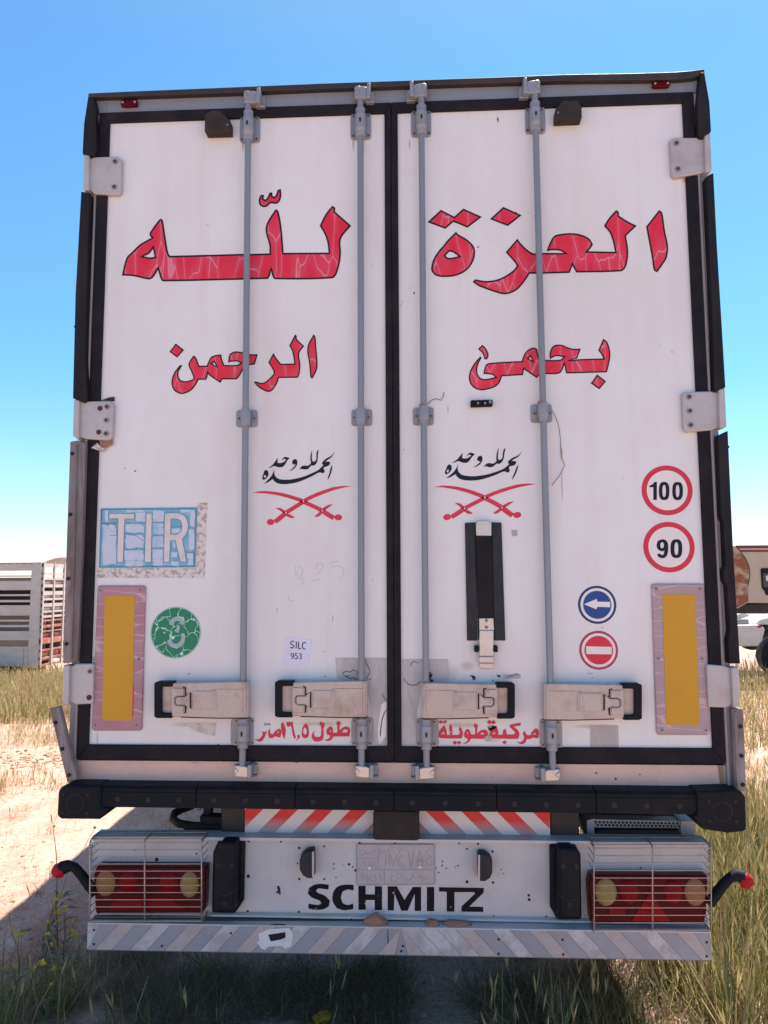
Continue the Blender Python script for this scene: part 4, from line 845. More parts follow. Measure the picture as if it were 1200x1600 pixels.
for x in (747, 758): p = P(x, 630, -.022); b.disc((p.x, p.z), .0045, -.0235, -.021, 12)
b.px([(764, 625.5), (768, 625.5), (768, 630), (764, 630)], -.0235, -.021); build_each(b, 'sensor_screw', 'bolt', o)

# strap that holds the door open
b = B(); b.px([(726.5,817),(743,816),(746,1001),(730,1001)], -.010, 0); b.px([(768,816),(783.7,816.5),(786.5,900),(789.8,1001),(772,1001)], -.010, 0)
o = b.build('door_strap', 'charcoal', RD, .003)
b = B(); b.px([(743,818),(768,818),(772.3,1000),(747.5,1000)], -.016, 0); b.build('strap_web', 'gasket', o, .003)
b = B(); b.px([(743.5,816),(768,816),(768,837),(744,837)], -.02, -.015); b.px([(746,814),(765,814),(765,819),(746,819)], -.026, -.016)
b.px([(748.7,966),(771,966),(772,985),(749,985)], -.020, -.015); build_each(b, 'strap_clamp', 'latch_steel', o, .002, gap=.003)
b = B()
for y in (969.5, 980): p = P(760, y, -.02); b.disc((p.x, p.z), .006, -.0225, -.019, 10)
build_each(b, 'strap_screw', 'clod', o)
b = B(); b.px([(749,985),(771.5,985),(771,1026),(749,1026)], -.026, -.018); b.px([(748.5,1026),(771.5,1026),(771.5,1036),(749,1036)], -.034, -.018); b.px([(749.5,1036),(771.5,1036),(771,1045),(750,1045)], -.024, -.018); b.build('strap_hook', 'latch_steel', o, .003)
b = B(); b.px([(741.5,1009),(748,1009),(748,1019),(741.5,1019)], -.03, 0); b.px([(772,1009),(777,1009),(778,1011),(778,1019),(772,1019)], -.03, 0); build_each(b, 'strap_stud', 'buffer', o, .002)

# ---- reflector boards
def board(outer, inner, mt, screws, d):
    b = B(); b.px(outer, -.009, 0); o = b.build('reflector_board', mt, d, .004)
    b = B(); b.px(inner, -.0105, -.008); b.build('reflective_sheet', 'yellow', o)
    b = B()
    for x, y in screws: p = P(x, y, -.009); b.disc((p.x, p.z), .0075, -.0108, -.008, 12, 0); b.disc((p.x, p.z), .003, -.0116, -.01, 6, 1)
    build_each(b, 'board_screw', ['fit', 'dark'], o)
board([(152,917),(155,915),(224,915),(227.5,918),(221.5,1139),(219,1142),(146,1142),(143,1139)], [(163.6,930.6),(210.6,930.6),(206.5,1126),(159.5,1125.5)], 'pink', [(157,922),(219.5,922),(149,1133),(213,1133),(147,1030),(217,1030)], LD)
board([(1018,915),(1021,912),(1097,912),(1100.5,915),(1110,1145),(1107,1149),(1029,1148.5),(1026,1145)], [(1035,928.5),(1086,928.5),(1093.5,1132.5),(1041,1132.5)], 'pink_grey', [(1025,920),(1093.5,920),(1034.5,1140.5),(1103,1141),(1028.5,1028.5),(1097,1029)], RD)
b = B(); b.px([(207.5,1070),(208.8,1070),(207.6,1118),(206,1121)], -.0114, -.009); b.build('exposed_red', 'chevron_red', LD)

# ---- rubber buffers along the sill
def yb(x): return 1228 + (x - 157) * (1238 - 1228) / 935.0
def yl(x): return 1261.5 + (x - 157) * (1273.5 - 1261.5) / 935.0
YB = -.075
segs_ = (157, 306.5, 461, 615.5, 776, 931, 1090)
for a, c in zip(segs_[:-1], segs_[1:]):
    b = B(); g = .7
    b.v = []
    top0, top1, bo0, bo1 = P(a + g, yb(a), YB), P(c - g, yb(c), YB), P(a + g, yl(a), YB), P(c - g, yl(c), YB)
    sec = [(0.0, .006), (.0, .0), (.12, -.006), (.75, -.006), (1.0, .004)]
    prof = [(0.003, .095), (0.0, .012), (-.010, .001), (-.022, 0.0), (-.26, 0.0), (-.98, 0), (-1., .008), (-1., .095)]
    vs = []
    for T_, Bo in ((top0, bo0), (top1, bo1)):
        H_ = T_.z - Bo.z
        for dz, dy in prof:
            z = T_.z + (dz if dz > -.2 else dz * H_); vs.append((T_.x, YB + dy, z))
    n = len(prof)
    fs = [(i, i + 1, n + i + 1, n + i) for i in range(n - 1)] + [(n - 1, 0, n, 2 * n - 1), tuple(range(n))[::-1], tuple(range(n, 2 * n))]
    b.add(vs, fs); o = b.build('buffer_block', 'buffer', TR, .003, segs=2)
    b = B()
    for f in (.18, .5, .82):
        x = a + (c - a) * f; y = yb(x) + (yl(x) - yb(x)) * .62; p = P(x, y, YB); b.disc((p.x, p.z), .0095, YB - .0015, YB + .01, 14, 1); b.disc((p.x, p.z), .006, YB - .0022, YB, 10, 0)
    build_each(b, 'buffer_bolt', ['dark', 'charcoal'], o)
for k, pts in enumerate(([(90,1236),(97,1228),(112,1227),(157,1227.5),(157,1262),(172,1262),(168,1270),(155,1281),(95,1280.5),(88,1276)], [(1089,1236.5),(1148,1235),(1160,1237.5),(1165.5,1246),(1167,1297),(1160,1300),(1137,1302),(1098,1296),(1089,1286),(1083,1274),(1090,1273)])):
    b = B(); b.px(pts, YB - .012, .10); o = b.build('corner_buffer', 'buffer', TR, .014, segs=4)
    b = B(); c = P(117, 1256, YB - .012) if k == 0 else P(1129, 1268, YB - .012)
    for sx in (-1, 1):
        for sz in (-1, 1): b.disc((c.x + sx * .047, c.z + sz * .034), .006, YB - .0135, YB, 12)
    ring = [(c.x + .034 * math.cos(a), c.z + .034 * math.sin(a)) for a in np.linspace(0, 2 * math.pi, 32, False)]
    ring2 = [(c.x + .031 * math.cos(a), c.z + .031 * math.sin(a)) for a in np.linspace(0, 2 * math.pi, 32, False)]
    build_each(b, 'buffer_bolt', 'dark', o); b = B(); b.sheet(ring, [ring2], YB - .0126); b.build('moulded_ring', 'dark', o)

# ---- under the sill: columns, chevron board, rubber pad, step, bent hoop
b = B(); b.px([(346, 1262), (382, 1262), (382, 1311), (346, 1310)], .055, .30); b.px([(860, 1266), (905, 1268), (905, 1318), (860, 1317)], .055, .30)
b.px([(382, 1255), (862, 1258), (862, 1266), (382, 1263)], .055, .30)
build_each(b, 'underride_column', 'black_steel', TR, .004)
def chevron_mats():
    m, t, p = new_mat('red white chevron sheet, lower half faded')
    sep = nd(t, 'ShaderNodeSeparateXYZ'); tc = nd(t, 'ShaderNodeTexCoord'); lk(t, tc.outputs['Object'], sep.inputs[0])
    ax = math_(t, 'ABSOLUTE', math_(t, 'SUBTRACT', sep.outputs[0], CHX)); k = math_(t, 'ADD', math_(t, 'MULTIPLY', ax, 1.0), math_(t, 'MULTIPLY', math_(t, 'SUBTRACT', sep.outputs[2], CHT), 1.03))
    fr = math_(t, 'FRACT', math_(t, 'DIVIDE', math_(t, 'ADD', k, CHO), CHPER))
    st = math_(t, 'LESS_THAN', fr, .5)
    v = coords(t); nz = noise_(t, v, 14, 5)
    zf = math_(t, 'DIVIDE', math_(t, 'SUBTRACT', sep.outputs[2], CHZ), .05)
    fade = math_(t, 'ADD', zf, math_(t, 'MULTIPLY', math_(t, 'SUBTRACT', nz, .5), .9), True)
    red = mixc(t, fade, (0.36, 0.34, 0.36), (0.62, 0.016, 0.025))
    wht = mixc(t, math_(t, 'MULTIPLY', nz, .4), (0.66, 0.64, 0.65), (0.48, 0.44, 0.43))
    lk(t, mixc(t, st, wht, red), p.inputs['Base Color']); p.inputs['Roughness'].default_value = .5
    return m
CHX = P(620, 1290, .05).x; CHZ = P(500, 1300, .05).z; CHT = P(500, 1265.5, .05).z; CHU = P(621, 1290, .05).x - P(620, 1290, .05).x; CHPER = CHU * 55.2; CHO = CHPER * 20 - CHU * 45.5
M['chev'] = chevron_mats()
b = B(); b.px([(382.5, 1263), (859.5, 1267), (859.5, 1314.5), (382.5, 1308.5)], .05, .054); b.build('chevron_board', 'chev', TR)
b = B(); b.px([(583,1270),(586,1266.5),(652,1268),(655,1271),(655.5,1311),(652,1314),(586,1313),(583,1309)], -.012, .048); o = b.build('rubber_pad', 'rubber_pad', TR, .005)
b = B()
for x, y in ((591,1275),(646,1275),(591,1308),(646,1308)): p = P(x, y, -.012); b.disc((p.x, p.z), .007, -.0135, -.005, 12)
build_each(b, 'pad_bolt', 'dark', o)
# perforated step plate
b = B(); b.px([(928,1280),(1064,1283),(1064,1294),(928,1293)], .10, .16, 0)
b.px([(917,1282),(928,1279),(929,1309),(918,1310)], .09, .2, 0); b.px([(1064,1283),(1075,1283),(1087,1284),(1087,1309),(1075,1309),(1064,1302)], .09, .2, 0)
for k in range(22):
    for r_ in (0, 1):
        p = P(931 + k * 6.05 + 3 * r_, 1284.5 + r_ * 4.5 + k * .1, .10); b.disc((p.x, p.z), .0048, .0985, .103, 10, 1)
st = b.build('rear_step', ['fit', 'dark'], TR, .0006)
b = B(); b.px([(935,1296),(1060,1297),(1068,1306),(930,1304)], .12, .22); b.px([(905,1272),(1090,1275),(1090,1280),(905,1278)], .2, .4); b.build('step_bracket', 'black_steel', st, .003)
# bent hoop on the left
b = B(); b.tube([P(x, y, yy) for x, y, yy in ((350,1291,.2),(325,1291,.2),(300,1290,.2),(280,1287,.2),(270,1280,.22),(272,1271,.27),(285,1264,.33),(300,1259,.38))], .016, 12); b.px([(312,1276),(347,1277),(347,1302),(314,1301)], .19, .25); b.px([(318,1262),(330,1262),(328,1280),(317,1280)], .22, .26); b.px([(286,1292),(310,1292),(306,1303),(290,1303)], .2, .24)
b.build('bent_hoop', 'black_steel', TR, smooth=40)

# ---- white rear panel with holes
b = B(); YPn = .02
b.px([(146,1311),(1106,1320),(1107,1450),(141,1437)], YPn, YPn + .012, 0)
b.px([(144,1306.5),(1108,1316),(1108,1320.5),(144,1311.5)], YPn - .03, YPn + .05, 0)
for x, y, r in ((388.5,1314.5,3),(439,1315,3),(490,1313,2.4),(519,1313.5,2.6),(562,1317,3),(617,1318,2.6),(388,1369,4.6),(387,1424,3.6),(467,1425,3.4),(467.5,1325,3.4),(465,1349,2.4),(467.5,1373.5,3.2),(506.5,1322.5,2.6),(506.5,1373.5,2.6),(521.5,1350,2.2),(522,1357,2),(545.5,1350.5,3.4),(551,1354.5,2),(555.5,1360,3.4),(525,1371,2),(536.5,1350.5,1.2),
    (717.5,1317.5,2.8),(747,1318.5,3),(729.5,1326.5,2.6),(769.5,1330.5,3),(729.8,1377.8,4),(770.5,1379,3.2),(691.5,1346,2.2),(691,1352.5,2.2),(697.5,1356.5,1.8),(685.5,1363,2),(681.5,1356.5,1.8),(711.5,1355,1.5),(715.5,1352.5,2.2),(783.3,1358.5,1.8),(787,1365,1.8),(826,1399,3.4),(826.8,1405.5,3.8),(771.3,1431.5,3),(853.8,1433,3.8),(245,1343,5),(211,1329,1.6),(307,1334,2.6),(178,1339.5,2),(1001,1356,2.2),(915,1431,2)):
    p = P(x, y, YPn); b.disc((p.x, p.z), r * .62 / 430, YPn - .0008, YPn + .002, 10, 1)
b.px([(433,1385),(436,1384.5),(437.5,1390),(438.5,1398),(436.5,1398),(434,1392)], YPn - .003, YPn + .002, 1); b.disc((P(433.5, 1394, YPn).x, P(433.5, 1394, YPn).z), .004, YPn - .003, YPn + .001, 8, 1)
pn = b.build('rear_panel', ['panel_low', 'dark'], TR, .0005)
N1 = Crop(470, 1310, 4)
lettering('maker_lettering', [
  (N1((175,290),(172,320),(112,312),(95,325),(105,340),(150,358),(182,390),(175,425),(140,443),(90,446),(48,439),(48,408),(110,416),(128,405),(115,388),(70,370),(44,345),(50,312),(80,292),(120,284)), []),
  (N1((330,290),(330,325),(290,320),(262,332),(251,368),(262,405),(290,416),(328,408),(328,442),(270,449),(225,436),(200,395),(200,345),(225,306),(270,290)), []),
  (N1((360,297),(405,297),(405,350),(463,350),(463,299),(508,300),(508,448),(462,448),(462,385),(406,385),(406,446),(360,446)), []),
  (N1((543,300),(600,300),(648,385),(700,304),(752,304),(752,454),(712,454),(712,345),(668,452),(628,452),(585,342),(582,450),(543,450)), []),
  (N1((788,304),(834,304),(834,455),(788,455)), []),
  (N1((864,305),(1144,310),(1142,340),(1052,427),(1140,428),(1140,460),(1004,458),(1005,425),(1090,345),(1082,336),(960,336),(960,458),(912,457),(912,334),(864,332)), [])],
  ['ink_chipped'], pn, YPn - .001, corner=40)
b = B(); b.px([(556.5,1322),(559,1318.5),(677,1319),(680,1322),(680,1379),(677,1382.5),(560,1384),(557,1381)], YPn - .006, YPn)
pl = b.build('number_plate', 'plate', TR, .002)
YL = YPn - .0068
def rim_shapes():
    out = []
    for (x0, y0, x1, y1) in ((349, 38, 835, 290),): 
        o_ = N1((x0,y0),(x1,y0),(x1,y1),(x0,y1)); i_ = N1((x0+5,y0+5),(x1-5,y0+5),(x1-5,y1-5),(x0+5,y1-5)); out.append((o_, [i_]))
    return out
def pl_lines(polys, wd): return lines(N1, polys, wd)
shp = rim_shapes() + pl_lines([[(352,125),(482,125)], [(484,45),(484,192)], [(352,196),(832,196)], [(522,200),(522,284)]], 4)
shp += pl_lines([[(372,70),(368,95),(385,102),(400,92),(402,78)], [(405,85),(422,100),(440,95)], [(440,95),(470,72)], [(372,145),(362,152),(380,172),(366,184)], [(388,142),(398,160),(410,140)], [(398,160),(398,186)], [(420,186),(420,146),(446,182),(446,142)], [(458,142),(472,146),(460,166),(476,184)],
    [(492,62),(505,90),(525,75)], [(525,75),(532,120),(528,170)], [(545,62),(550,110),(556,172)], [(560,100),(580,180),(600,100)], [(646,72),(622,70),(616,95),(640,110)], [(640,110),(612,128),(616,165),(646,175)], [(668,64),(678,120),(686,178)], [(686,178),(700,120),(706,64)], [(742,80),(728,150),(735,180)], [(742,80),(758,130),(764,170)], [(728,140),(762,140)], [(825,70),(795,75),(790,100),(815,112)], [(815,112),(785,135),(795,172),(825,160)],
    [(372,222),(395,222),(380,240),(398,255),(376,268)], [(418,225),(406,240),(424,252),(408,268)], [(440,222),(432,262),(452,268)], [(468,224),(456,240),(478,250),(462,268)], [(486,222),(500,240),(496,266)],
    [(575,228),(560,255),(575,268),(600,260),(610,240)], [(600,215),(640,232),(625,250)], [(650,240),(665,262),(690,255)], [(690,255),(700,228),(720,250),(740,240)], [(745,228),(760,250),(790,250),(798,232)]], 4.5)
lettering('plate_embossing', shp, ['plate_line'], pl, YL, corner=80)
b = B()
for x, y in ((577.5, 1356), (656, 1354.5)): p = P(x, y, YL); b.disc((p.x, p.z), .006, YL - .003, YL + .001, 12)
build_each(b, 'plate_screw', 'latch_steel', pl)
# plate lamps
for k, pts in enumerate(([(490.5,1328.5),(490.5,1373.5),(480,1373),(473,1369),(468,1360),(467.5,1346),(470,1337),(477,1330.5)], [(746.5,1333.5),(757,1333.5),(765,1338),(769.5,1345),(769.5,1365),(766,1373),(758,1378),(747.5,1377.5)])):
    b = B(); b.px(pts, YPn - .05, YPn); o = b.build('plate_lamp', 'charcoal', TR, .008, segs=3)
    x = 489 if k == 0 else 748.5
    b = B(); b.px([(x - 1.4, 1331 + 5 * k), (x + 1.4, 1331 + 5 * k), (x + 1.4, 1371 + 5 * k), (x - 1.4, 1371 + 5 * k)], YPn - .0515, YPn - .03); b.build('lamp_glass', 'handle', o)
# black dock blocks
for k, (pts, front) in enumerate((([(342,1311),(382,1311),(380,1408),(367,1428),(330,1427),(332,1333)], [(344,1316),(369,1316),(367,1424),(333,1424),(335,1336)]),
                                 ([(859.6,1320),(899,1320),(908,1336),(909.6,1437.5),(870.7,1438),(860.5,1418.5)], [(873,1325),(897,1325),(905.5,1339),(907,1434),(873,1434)]))):
    b = B(); q0 = [P(a, c, YPn - .01) for a, c in pts]
    b.px(pts, YPn - .03, YPn - .001)
    f = [P(a, c, YPn - .09) for a, c in front]; 
    b.prism([(p.x, p.z) for p in f], YPn - .095, YPn - .02)
    o = b.build('dock_block', 'buffer', TR, .01, segs=3)
    b = B(); cx = 351 if k == 0 else 890
    for dx, dy in ((-10, 36), (11, 36), (0, 96)) : 
        p = P(cx + dx, (1316 if k == 0 else 1318) + dy, YPn - .095); b.disc((p.x, p.z), .009, YPn - .0965, YPn - .09, 14)
    c = P(cx, 1386 if k == 0 else 1394, YPn - .095)
    arc = [(c.x + .04 * math.cos(a), c.z + .03 * math.sin(a)) for a in np.linspace(math.pi * 1.05, math.pi * 1.95, 16)]; arc2 = [(c.x + .037 * math.cos(a), c.z + .027 * math.sin(a)) for a in np.linspace(math.pi * 1.95, math.pi * 1.05, 16)]
    build_each(b, 'block_bolt', 'dark', o); b = B(); b.sheet(arc + arc2, [], YPn - .0958); b.build('moulded_ring', 'dark', o)

# ---- bumper beam with diagonal stripes and ledge
YF = -.045
def fy(x, top): a, c = ((1441.5, 1456) if top else (1484.5, 1501.5)); return a + (x - 137) * (c - a) / 973.0
q = [P(137, fy(137, True), YF), P(1110, fy(1110, True), YF), P(1110, fy(1110, False), YF), P(137, fy(137, False), YF)]
b = B(); b.prism([(p.x, p.z) for p in q], YF, .03, 0)
zt0 = q[0].z; zt1 = q[1].z
# stripes: parallel bands cut to the face, leaning towards the middle from both sides
def band(u0, u1, s, mi):                                     # u along the face from the centre, s side
    xc = P(627, 1475, YF).x; xo = abs((q[0].x if s < 0 else q[1].x) - xc); lean = .088
    xs = [(xc + s * (u0), 0), (xc + s * (u1), 0), (xc + s * (u1 + lean), 1), (xc + s * (u0 + lean), 1)]
    out = []
    for x, v in xs:
        lim = xc + s * (xo - .001); x2 = min(x, lim) if s > 0 else max(x, lim)
        if (x2 - xc) * s < 0: x2 = xc
        f = (x2 - q[0].x) / (q[1].x - q[0].x); zt = q[0].z + (q[1].z - q[0].z) * f; zb_ = q[3].z + (q[2].z - q[3].z) * f
        out.append((x2, zt - .003 if v == 0 else zb_ + .003))
    if abs(out[0][0] - out[1][0]) < .004 and abs(out[2][0] - out[3][0]) < .004: return
    y = YF - .0008
    n_ = len(out); ar = sum(out[i][0] * out[(i + 1) % n_][1] - out[(i + 1) % n_][0] * out[i][1] for i in range(n_))
    if ar < 0: out = out[::-1]
    b.add([(x, y, z) for x, z in out], [tuple(range(n_))], mi)
pitch = .0655
for s in (-1, 1):
    for k in range(-2, 20):
        mi = (1, 2, 1, 3)[k % 4] if random.random() > .15 else 2
        band(k * pitch + .0012, (k + 1) * pitch - .0012, s, mi)
bm = b.build('bumper_beam', ['beam_edge', 'beam_a', 'beam_b', 'beam_c'], TR, 0)
b = B(); e0 = P(141, 1428, YPn); 
zA = P(141, 1431, YPn - .002).z; zB2 = P(1107, 1443, YPn - .002).z
b.add([(q[0].x, YF - .002, zt0 + .001), (q[1].x, YF - .002, zt1 + .001), (q[1].x, YPn - .001, zB2), (q[0].x, YPn - .001, zA), (q[0].x, YF - .002, zt0 - .004), (q[1].x, YF - .002, zt1 - .004), (q[1].x, YPn - .001, zB2 - .02), (q[0].x, YPn - .001, zA - .02)],
      [(0, 1, 2, 3), (4, 7, 6, 5), (0, 4, 5, 1), (1, 5, 6, 2), (3, 2, 6, 7), (0, 3, 7, 4)])
a0, a1 = P(330, 1427.5, YPn - .012), P(1107, 1441, YPn - .012)
b.add([(a0.x, YPn - .02, a0.z), (a1.x, YPn - .02, a1.z), (a1.x, YPn, a1.z + .004), (a0.x, YPn, a0.z + .004), (a0.x, YPn - .02, a0.z - .008), (a1.x, YPn - .02, a1.z - .008), (a1.x, YPn, a1.z - .008), (a0.x, YPn, a0.z - .008)], [(0, 1, 2, 3), (4, 7, 6, 5), (0, 4, 5, 1), (1, 5, 6, 2), (0, 3, 7, 4)])
b.build('bumper_ledge', 'flange', TR, .0015)
b = B()
for x, y in ((147,1453),(147,1475),(361,1458),(253,1478),(629.5,1478),(627,1486),(779,1467.5),(779,1490),(879,1468),(880,1491),(1104,1472),(1104,1494),(549,1437)): p = P(x, y, YF); b.disc((p.x, p.z), .0045, YF - .0016, YF + .002, 10)
b.px([(605.5,1452),(606.5,1452),(607,1474),(605.5,1474)], YF - .0016, YF)
build_each(b, 'rivet', 'dark', bm)
flat('torn_label', 'torn_paper', bm, [(404,1459),(420,1452),(452,1450),(456,1456),(458,1462),(455,1478),(446,1483),(440,1478),(420,1479),(414,1484),(408,1482),(404,1476),(401,1472),(405,1470)], y=YF - .0018)
flat('label_print', 'ink', bm, [(419,1460.5),(446,1456.5),(446,1465),(439,1468),(423,1471)], y=YF - .0024)
b = B(); b.sheet(to_plane([Vector(z) for z in N1((400,478),(420,486))], YF) if False else to_plane([Vector(v_) for v_ in [(417,1446),(430,1443),(447,1444),(444,1447),(430,1448)]], YF - .001), [], YF - .001); b.build('rust_smear', 'brown_bracket', bm)

# ---- tail lamps
def tail_lamp(box, rounds, extra):
    x0, y0, x1, y1 = box; YT = YPn - .055
    b = B(); b.px([(x0 + 3, y0), (x1, y0 + 1), (x1 - 2, y1 - 12), (x1 - 6, y1), (x0 + 2, y1), (x0 - 1, y0 + 16)], YT, YPn - .001)
    o = b.build('tail_lamp', 'lens_red', TR, .006, segs=3)
    for cx, cy, rx, ry, mt in rounds:
        c = P(cx, cy, YT); b = B(); b.dome((c.x, c.z), rx / 410, ry / 410, YT - .0005, .012); b.build('lamp_lens', mt, o, smooth=60)
    for pts, mt in extra: b = B(); b.px(pts, YT - .004, YT + .002); b.build('reflector', mt, o, .003)
tail_lamp((147, 1354, 322, 1427), [(165,1380,15.5,19,'lens_amber'), (201,1378,15,17,'lens_redm'), (264,1380,15,17,'lens_redm'), (296,1382,14.5,19,'lens_cream')], [([(178,1404),(223,1404),(223,1421),(172,1421)], 'lens_redm'), ([(230,1404),(262,1402),(290,1421),(230,1421)], 'lens_redm')])
tail_lamp((921, 1367, 1106, 1442), [(946.7,1394,16,19.5,'lens_cream'), (982,1394,15,17.5,'lens_redm'), (1051,1394,15,17.5,'lens_redm'), (1086,1394,15.5,19.5,'lens_amber')], [([(1016,1393),(1048,1440),(986,1440)], 'lens_tri'), ([(952,1416),(978,1416),(976,1430),(950,1430)], 'lens_redm')])
# wire guards
def guard(x0, y0, x1, y1, xm, rows, dirn):
    b = B(); YG = -.060; YK = YPn - .002; r = .0022
    for x, dx in ((x0, 0), (xm, 0), (x1, 0)):
        a = P(x, y0, YG); c = P(x, y1, YG); b.tube([(a.x, YK, a.z + .01), (a.x, YG + .01, a.z + .008), (a.x, YG, a.z), (c.x, YG, c.z), (c.x, YG + .01, c.z - .008), (c.x, YK, c.z - .004)], r * 1.25, 8)
    for k in range(rows):
        f = k / (rows - 1); y = y0 + (y1 - y0) * f
        a = P(x0, y, YG); c = P(x1, y, YG)
        b.tube([(a.x, YK, a.z), (a.x, YG + .004, a.z), (a.x + .004, YG - .002, a.z), (c.x - .004, YG - .002, c.z), (c.x, YG + .004, c.z), (c.x, YK, c.z)], r * .8, 6)
    for y in (y0, y1):
        a = P(x0, y, YG); c = P(x1, y, YG)
        for yy in (.02, .045): b.tube([(a.x, YG + yy, a.z + (.006 if y == y0 else -.006)), (c.x, YG + yy, c.z + (.006 if y == y0 else -.006))], r * .8, 6)
    a = P(x0, y0, YG); c = P(x1, y0, YG); b.tube([(a.x, YK - .002, a.z + .011), (c.x, YK - .002, c.z + .011)], r * 1.3, 8)
    b.build('lamp_guard', 'steel_wire', TR, smooth=50)
guard(140.5, 1316, 315, 1439, 226, 12, 1)
guard(928, 1325, 1111, 1453, 1019.5, 12, 1)
# marker lamps on rubber arms
for pts, c, s in (([(150,1396),(140,1384),(128,1368),(117,1355),(106,1353),(96,1357)], (91.5,1359.5), -1), ([(1108,1412),(1118,1398),(1130,1382),(1140,1372),(1150,1367),(1160,1370)], (1165.5,1375.5), 1)):
    b = B(); YM = -.03
    b.tube([P(x, y, YM) for x, y in pts], [.019, .019, .018, .017, .022, .026], 14)
    o = b.build('marker_lamp', 'buffer', TR, .002, smooth=50)
    p = P(c[0], c[1], YM); b = B(); b.tube([(p.x - s * .014, YM + .002, p.z + .002), (p.x - s * .004, YM - .004, p.z), (p.x + s * .004, YM - .012, p.z), (p.x + s * .007, YM - .02, p.z)], [.026, .027, .025, .016], 20); b.build('marker_lens', 'lens_mk', o, smooth=50)
# mud flaps hanging in front of the axles
for s in (-1, 1):
    b = B(); b.box((s * .78, 2.18, .25), (s * 1.24, 2.195, .85)); b.build('mud_flap', 'tyre', TR)

# ================================================================== THINGS RESTING ON THE BUMPER AND THE GROUND
def lump(name, mat, loc, sx, sy, sz, seed, n=2):
    bm_ = bmesh.new(); bmesh.ops.create_icosphere(bm_, subdivisions=n, radius=1)
    for v in bm_.verts:
        k = 1 + .22 * noise.noise(v.co * 1.7 + Vector((seed, 0, 0))) + .12 * noise.noise(v.co * 5 + Vector((0, seed, 0)))
        v.co = Vector((v.co.x * sx * k, v.co.y * sy * k, max(v.co.z, -.35) * sz * k))
    me = bpy.data.meshes.new(name); bm_.to_mesh(me); bm_.free(); me.materials.append(M[mat])
    me.polygons.foreach_set('use_smooth', [True] * len(me.polygons))
    o = bpy.data.objects.new(name, me); COL.objects.link(o); o.location = loc; return o
def ledge_pt(x, y, yy): p = P(x, y, yy); return (p.x, yy, p.z)
for x, y, wx, wz, lab, sd in ((587, 1446, .050, .026, 'largest clod of dried red mud on the white bumper ledge', 1.0), (676, 1448, .030, .018, 'small round clod of dried mud on the bumper ledge, between two larger clods', 5.0), (715, 1449, .062, .018, 'long low clod of dried mud on the bumper ledge under the maker lettering', 9.0)):
    tag(lump('mud_clod', 'clod', ledge_pt(x, y, -.020), wx, .022, wz * 1.5, sd, 3), lab, 'mud clod', 'dried mud clods on the bumper ledge')
p = Gp(504, 1592, .01)
o = lump('yellow_scrap', 'rag', (p.x, p.y, gz(p.x, p.y) + .012), .045, .03, .022, 3.3, 3); o.rotation_euler = (0, 0, .5)
tag(o, 'small crumpled yellow scrap lying in the dark soil at the bottom edge', 'scrap')
for i, (x, y, s_) in enumerate(((232, 1524, .022), (205, 1529, .012), (214, 1546, .014), (42, 1443, .022))):
    p = Gp(x, y); o = lump('stone', 'stone', (p.x, p.y, gz(p.x, p.y) + s_ * .2), s_, s_ * .8, s_ * .55, 2.0 + i * 3.7, 2)
    tag(o, 'small pale stone lying in the shaded soil left of the bumper', 'stone', 'pale stones in the shaded soil')

# ---- soil crumbs
def scatter_mesh(name, mat, pts, label, kind='stuff'):
    base = []; bm_ = bmesh.new(); bmesh.ops.create_icosphere(bm_, subdivisions=1, radius=1)
    bv = np.array([v.co[:] for v in bm_.verts]); bf = np.array([[v.index for v in f.verts] for f in bm_.faces]); bm_.free()
    V = []; F = []; k = 0
    for (x, y, s_) in pts:
        q_ = bv * (1 + .45 * (RNG.random((len(bv), 1)) - .5)) * np.array([s_, s_ * (.6 + .5 * RNG.random()), s_ * .55]); a = RNG.random() * 6.28
        R2 = np.array([[math.cos(a), -math.sin(a), 0], [math.sin(a), math.cos(a), 0], [0, 0, 1]]); q_ = q_ @ R2 + np.array([x, y, gz(x, y) + s_ * .15]); V.append(q_); F.append(bf + k); k += len(bv)
    V = np.concatenate(V); F = np.concatenate(F)
    me = bpy.data.meshes.new(name); me.from_pydata(V.tolist(), [], F.tolist()); me.materials.append(mat if not isinstance(mat, str) else M[mat])
    o = bpy.data.objects.new(name, me); COL.objects.link(o); o['kind'] = kind; o['label'] = label; return o
pts = []
for _ in range(4200):
    y = .35 + 7 * RNG.random() ** 1.6; x = -4.5 + 7.5 * RNG.random()
    if noise.noise(Vector((x * .8, y * .8, 3))) < -.05: continue
    pts.append((x, y, .003 + .016 * RNG.random() ** 3.5))
for _ in range(1500):                                          # broken reddish furrow behind the left corner
    t_ = RNG.random(); x = -6.0 + 3.6 * t_ + .25 * RNG.normal(); y = 4.2 + 1.6 * t_ + .3 * RNG.normal(); pts.append((x, y,   .006 + .03 * RNG.random() ** 3))
scatter_mesh('soil_crumbs', 'crumb', pts, 'loose reddish soil crumbs')

